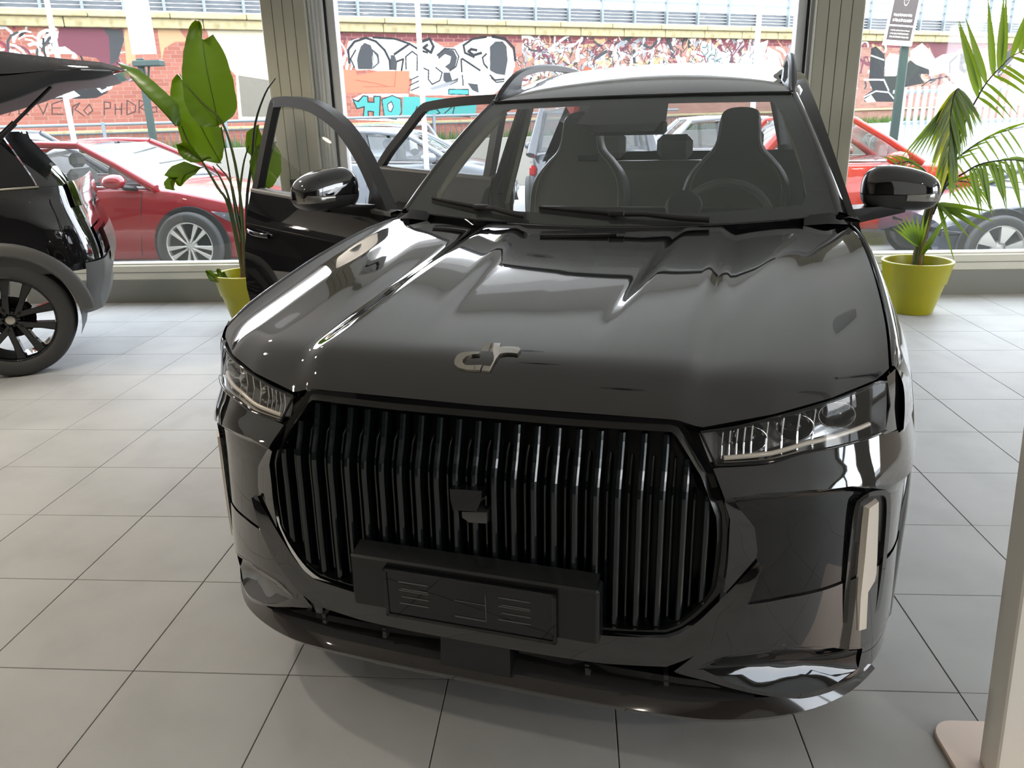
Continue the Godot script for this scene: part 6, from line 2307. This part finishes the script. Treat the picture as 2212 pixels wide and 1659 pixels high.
func build_palm() -> void:
	var o := Vector3(2.54, 0, -5.95)
	var p := pot("potted_palm", "feathery palm with arching fronds in a yellow green pot", o, 0.245)
	var rng := RandomNumberGenerator.new()
	rng.seed = 21
	var X := func(x: float, y: float, z: float): return Vector3(x - o.x, y, z - o.z)
	# trunk sheaths
	for k in 5:
		var a := k * 1.3
		var f := Vector3(cos(a), 0, sin(a)) * 0.022
		tpart(p, "trunk_sheath", [f + Vector3(0, 0.31, 0), f * 0.9 + Vector3(0.005, 0.52, 0), f * 0.8 + Vector3(0.035, 0.76, 0), f * 0.5 + Vector3(0.10, 0.92, 0.02), Vector3(0.14, 1.06, 0.04)], [0.022, 0.02, 0.017, 0.012, 0.006], M.sheath if k % 2 else M.stem_green, 8)
	var fronds := []
	# upright frond with broad leaflets
	var f1 := frond_stem(p, [X.call(2.60, 0.78, -5.92), X.call(2.686, 1.158, -5.9), X.call(2.705, 1.340, -5.9), X.call(2.758, 1.488, -5.9), X.call(2.814, 1.604, -5.9), X.call(2.889, 1.696, -5.9), X.call(2.952, 1.759, -5.9), X.call(3.10, 1.82, -5.9)])
	var tips := [[2.526, 1.978], [2.559, 2.004], [2.596, 2.003], [2.708, 2.123], [2.797, 2.134], [2.837, 2.132], [2.973, 2.075], [3.044, 2.05], [3.12, 2.04]]
	var bases := [[2.769, 1.50], [2.782, 1.545], [2.806, 1.59], [2.845, 1.637], [2.874, 1.68], [2.898, 1.702], [2.943, 1.750], [2.992, 1.775], [3.05, 1.80]]
	for k in tips.size():
		leaflet(f1, X.call(bases[k][0], bases[k][1], -5.9), X.call(tips[k][0], tips[k][1], -5.9 + rng.randf_range(-0.08, 0.08)), 0.0, 0.055, M.frond)
	for k in 8:
		var b: Array = bases[k]
		leaflet(f1, X.call(b[0], b[1], -5.9), X.call(b[0] + 0.16 + 0.02 * k, b[1] - 0.10 - 0.03 * (k % 3), -5.8), 0.06, 0.024, M.frond)
	# drooping yellow green frond
	var pts := [X.call(2.60, 0.80, -5.9), X.call(2.654, 1.124, -5.85), X.call(2.637, 1.387, -5.82), X.call(2.590, 1.545, -5.79), X.call(2.548, 1.53, -5.76), X.call(2.532, 1.40, -5.74), X.call(2.545, 1.24, -5.72), X.call(2.560, 1.06, -5.70)]
	var f2 := frond_stem(p, pts)
	var line := smooth(pts, 60)
	for k in 20:
		var c: Vector3 = line[26 + int(k * 1.6)]
		var t := k / 19.0
		var ln := lerpf(0.30, 0.38, sin(PI * t))
		for sd in [-1.0, 1.0]:
			var reach: float = sd * lerpf(0.16, 0.05, t)
			var mm: Material = M.frond_yellow if (k % 3 != 0 and sd < 0) else M.frond
			leaflet(f2, c, c + Vector3(reach + rng.randf_range(-0.015, 0.015), -ln * lerpf(0.55, 0.9, t), rng.randf_range(0.0, 0.06)), 0.06, 0.034, mm)
	# long dark strands on the left of it
	for k in 6:
		leaflet(f2, X.call(2.585 - 0.012 * k, 1.54 - 0.012 * k, -5.78), X.call(2.20 + 0.035 * k, 1.10 + 0.012 * k, -5.72 + 0.01 * k), 0.03, 0.026, M.frond)
	for k in 5:
		leaflet(f2, X.call(2.60, 1.53, -5.79), X.call(2.66 + 0.022 * k, 1.12 + 0.07 * k, -5.75), 0.05, 0.018, M.frond)
	# frond arching to the right with hanging dark leaflets
	var r4 := [X.call(2.58, 0.72, -5.9), X.call(2.616, 0.915, -5.85), X.call(2.723, 1.022, -5.8), X.call(2.800, 1.070, -5.78), X.call(2.927, 1.092, -5.76), X.call(3.087, 1.083, -5.74), X.call(3.30, 1.03, -5.72)]
	var f4 := frond_stem(p, r4)
	var l4 := smooth(r4, 50)
	for k in 15:
		var c: Vector3 = l4[18 + k * 2]
		leaflet(f4, c, c + Vector3(0.10 + rng.randf_range(-0.02, 0.05), -0.26 - rng.randf() * 0.06, 0.05), 0.05, 0.034, M.frond)
		leaflet(f4, c, c + Vector3(0.20, 0.02 + 0.06 * sin(k), -0.03), 0.10, 0.014, M.frond)
	# thin fronds behind and lower fans
	for q in [[[2.62, 0.95], [2.76, 1.12], [2.95, 1.25], [3.15, 1.30]], [[2.60, 0.90], [2.52, 1.02], [2.40, 1.08], [2.25, 1.05]], [[2.60, 0.85], [2.72, 0.93], [2.84, 0.93], [2.98, 0.85]]]:
		var rp := []
		for e in q:
			rp.append(X.call(e[0], e[1], -6.0))
		var f := frond_stem(p, rp)
		var l := smooth(rp, 24)
		for k in 8:
			var c: Vector3 = l[6 + k * 2]
			var dirx := signf(q[3][0] - q[0][0])
			leaflet(f, c, c + Vector3(dirx * 0.14, 0.10, 0.04), 0.05, 0.014, M.frond)
			leaflet(f, c, c + Vector3(dirx * 0.13, -0.16, 0.05), 0.03, 0.016, M.frond)
	var fan := Node3D.new()
	fan.name = "fan_leaf"
	p.add_child(fan)
	for e in [[2.234, 0.659], [2.245, 0.69], [2.262, 0.714], [2.285, 0.732], [2.311, 0.745], [2.345, 0.752], [2.385, 0.752], [2.433, 0.751], [2.47, 0.74]]:
		leaflet(fan, X.call(2.50, 0.50, -5.85), X.call(e[0], e[1], -5.70), 0.0, 0.030, M.frond)
	var fan2 := Node3D.new()
	fan2.name = "fan_leaf"
	p.add_child(fan2, true)
	for e in [[2.692, 0.416], [2.785, 0.577], [2.80, 0.66], [2.869, 0.632], [2.892, 0.774], [2.84, 0.72], [2.75, 0.72], [2.70, 0.80], [2.93, 0.70], [2.66, 0.70], [2.62, 0.62]]:
		leaflet(fan2, X.call(2.585, 0.80, -5.86), X.call(e[0], e[1], -5.70), 0.02, 0.030, M.frond)
	for e in [[2.55, 0.62], [2.585, 0.70], [2.62, 0.76]]:
		leaflet(fan2, X.call(2.53, 0.44, -5.86), X.call(e[0], e[1], -5.74), 0.0, 0.05, M.frond)

func frond_stem(p: Node, pts: Array) -> Node3D:
	var f := Node3D.new()
	f.name = "frond"
	p.add_child(f, true)
	var rad := []
	var s := smooth(pts, 40)
	for i in s.size():
		rad.append(lerpf(0.009, 0.002, i / 40.0))
	tpart(f, "rachis", s, rad, M.stem_dark, 6)
	return f

# ---------------------------------------------------------------- stand on the right, ceiling lamps
func build_stand() -> void:
	mat("board_white", Color(0.93, 0.915, 0.88), 0.45)
	mat("board_pink", Color(0.86, 0.78, 0.72), 0.5)
	var st := thing("display_stand", "cream white display stand on a rounded base plate beside the black car", "stand", Vector3(1.25, 0, -1.36), 0.0)
	var poly := []
	for k in 4:
		var cc := Vector2([0.31, -0.31, -0.31, 0.31][k], [0.23, 0.23, -0.23, -0.23][k])
		for i in 7:
			var a := PI / 2 * (k + i / 6.0)
			poly.append(cc + Vector2(cos(a), sin(a)) * 0.06)
	var b := MB.new()
	b.prism(PackedVector2Array(poly), 0.0, 0.012, Transform3D(Basis(Vector3(1, 0, 0), Vector3(0, 0, -1), Vector3(0, 1, 0)), Vector3.ZERO), 0.003)
	part(st, "base_plate", b.mesh(), M.board_pink)
	var bd := MB.new()
	bd.prism(PackedVector2Array([Vector2(-0.303, 0.012), Vector2(0.30, 0.012), Vector2(0.34, 1.6), Vector2(-0.395, 1.6)]), -0.16, -0.09, Transform3D.IDENTITY, 0.004)
	part(st, "board", bd.mesh(), M.board_white)
	for k in 2:
		bpart(st, "print_mark", Vector3(-0.30 , 0.44 + k * 0.02, -0.089), Vector3(-0.27, 0.45 + k * 0.02, -0.088), M.white_paint)

const LIT := [[1, 1, 0, 0, 1], [1, 1, 0, 0, 1], [1, 1, 0, 0, 1], [1, 0, 0, 1, 0], [0, 0, 1, 0, 0]]

func build_lamps() -> void:
	mat("lamp_trim", Color(0.75, 0.75, 0.74), 0.4)
	mat("lamp_off", Color(0.22, 0.23, 0.25), 0.3)
	var gl := mat("lamp_glow", Color(1, 0.96, 0.88), 0.4)
	gl.emission_enabled = true
	gl.emission = Color(1.0, 0.93, 0.82)
	gl.emission_energy_multiplier = 9.0
	var rb := MB.new()
	rb.lathe([Vector2(0.05, -0.004), Vector2(0.085, -0.010), Vector2(0.112, -0.004), Vector2(0.114, 0.0)], 32)
	var ring := rb.mesh()
	rb = MB.new()
	rb.lathe([Vector2(0.052, -0.002), Vector2(0.03, -0.003), Vector2(0.0, -0.0035)], 28)
	var disc := rb.mesh()
	var spots := []
	for i in 5:
		for j in 5:
			spots.append([-5.6 + i * 2.6, -4.9 + j * 2.1, LIT[j][i] == 1])
	for q in spots:
		var lit: bool = q[2]
		var d := thing("ceiling_downlight", "round recessed ceiling downlight, lit" if lit else "round recessed ceiling downlight, switched off", "ceiling light", Vector3(q[0], CEIL, q[1]), 0.0, "lit downlights" if lit else "unlit downlights")
		part(d, "trim_ring", ring, M.lamp_trim)
		part(d, "diffuser", disc, M.lamp_glow if lit else M.lamp_off)
		if lit:
			var l := SpotLight3D.new()
			l.name = "downlight_lamp"
			l.light_color = Color(1.0, 0.95, 0.88)
			l.light_energy = LAMP
			l.light_size = 0.07
			l.spot_range = 14.0
			l.spot_attenuation = 2.0
			l.spot_angle = 72.0
			l.spot_angle_attenuation = 0.6
			l.rotation.x = -PI / 2
			l.shadow_enabled = true
			l.position = Vector3(0, -0.03, 0)
			d.add_child(l)
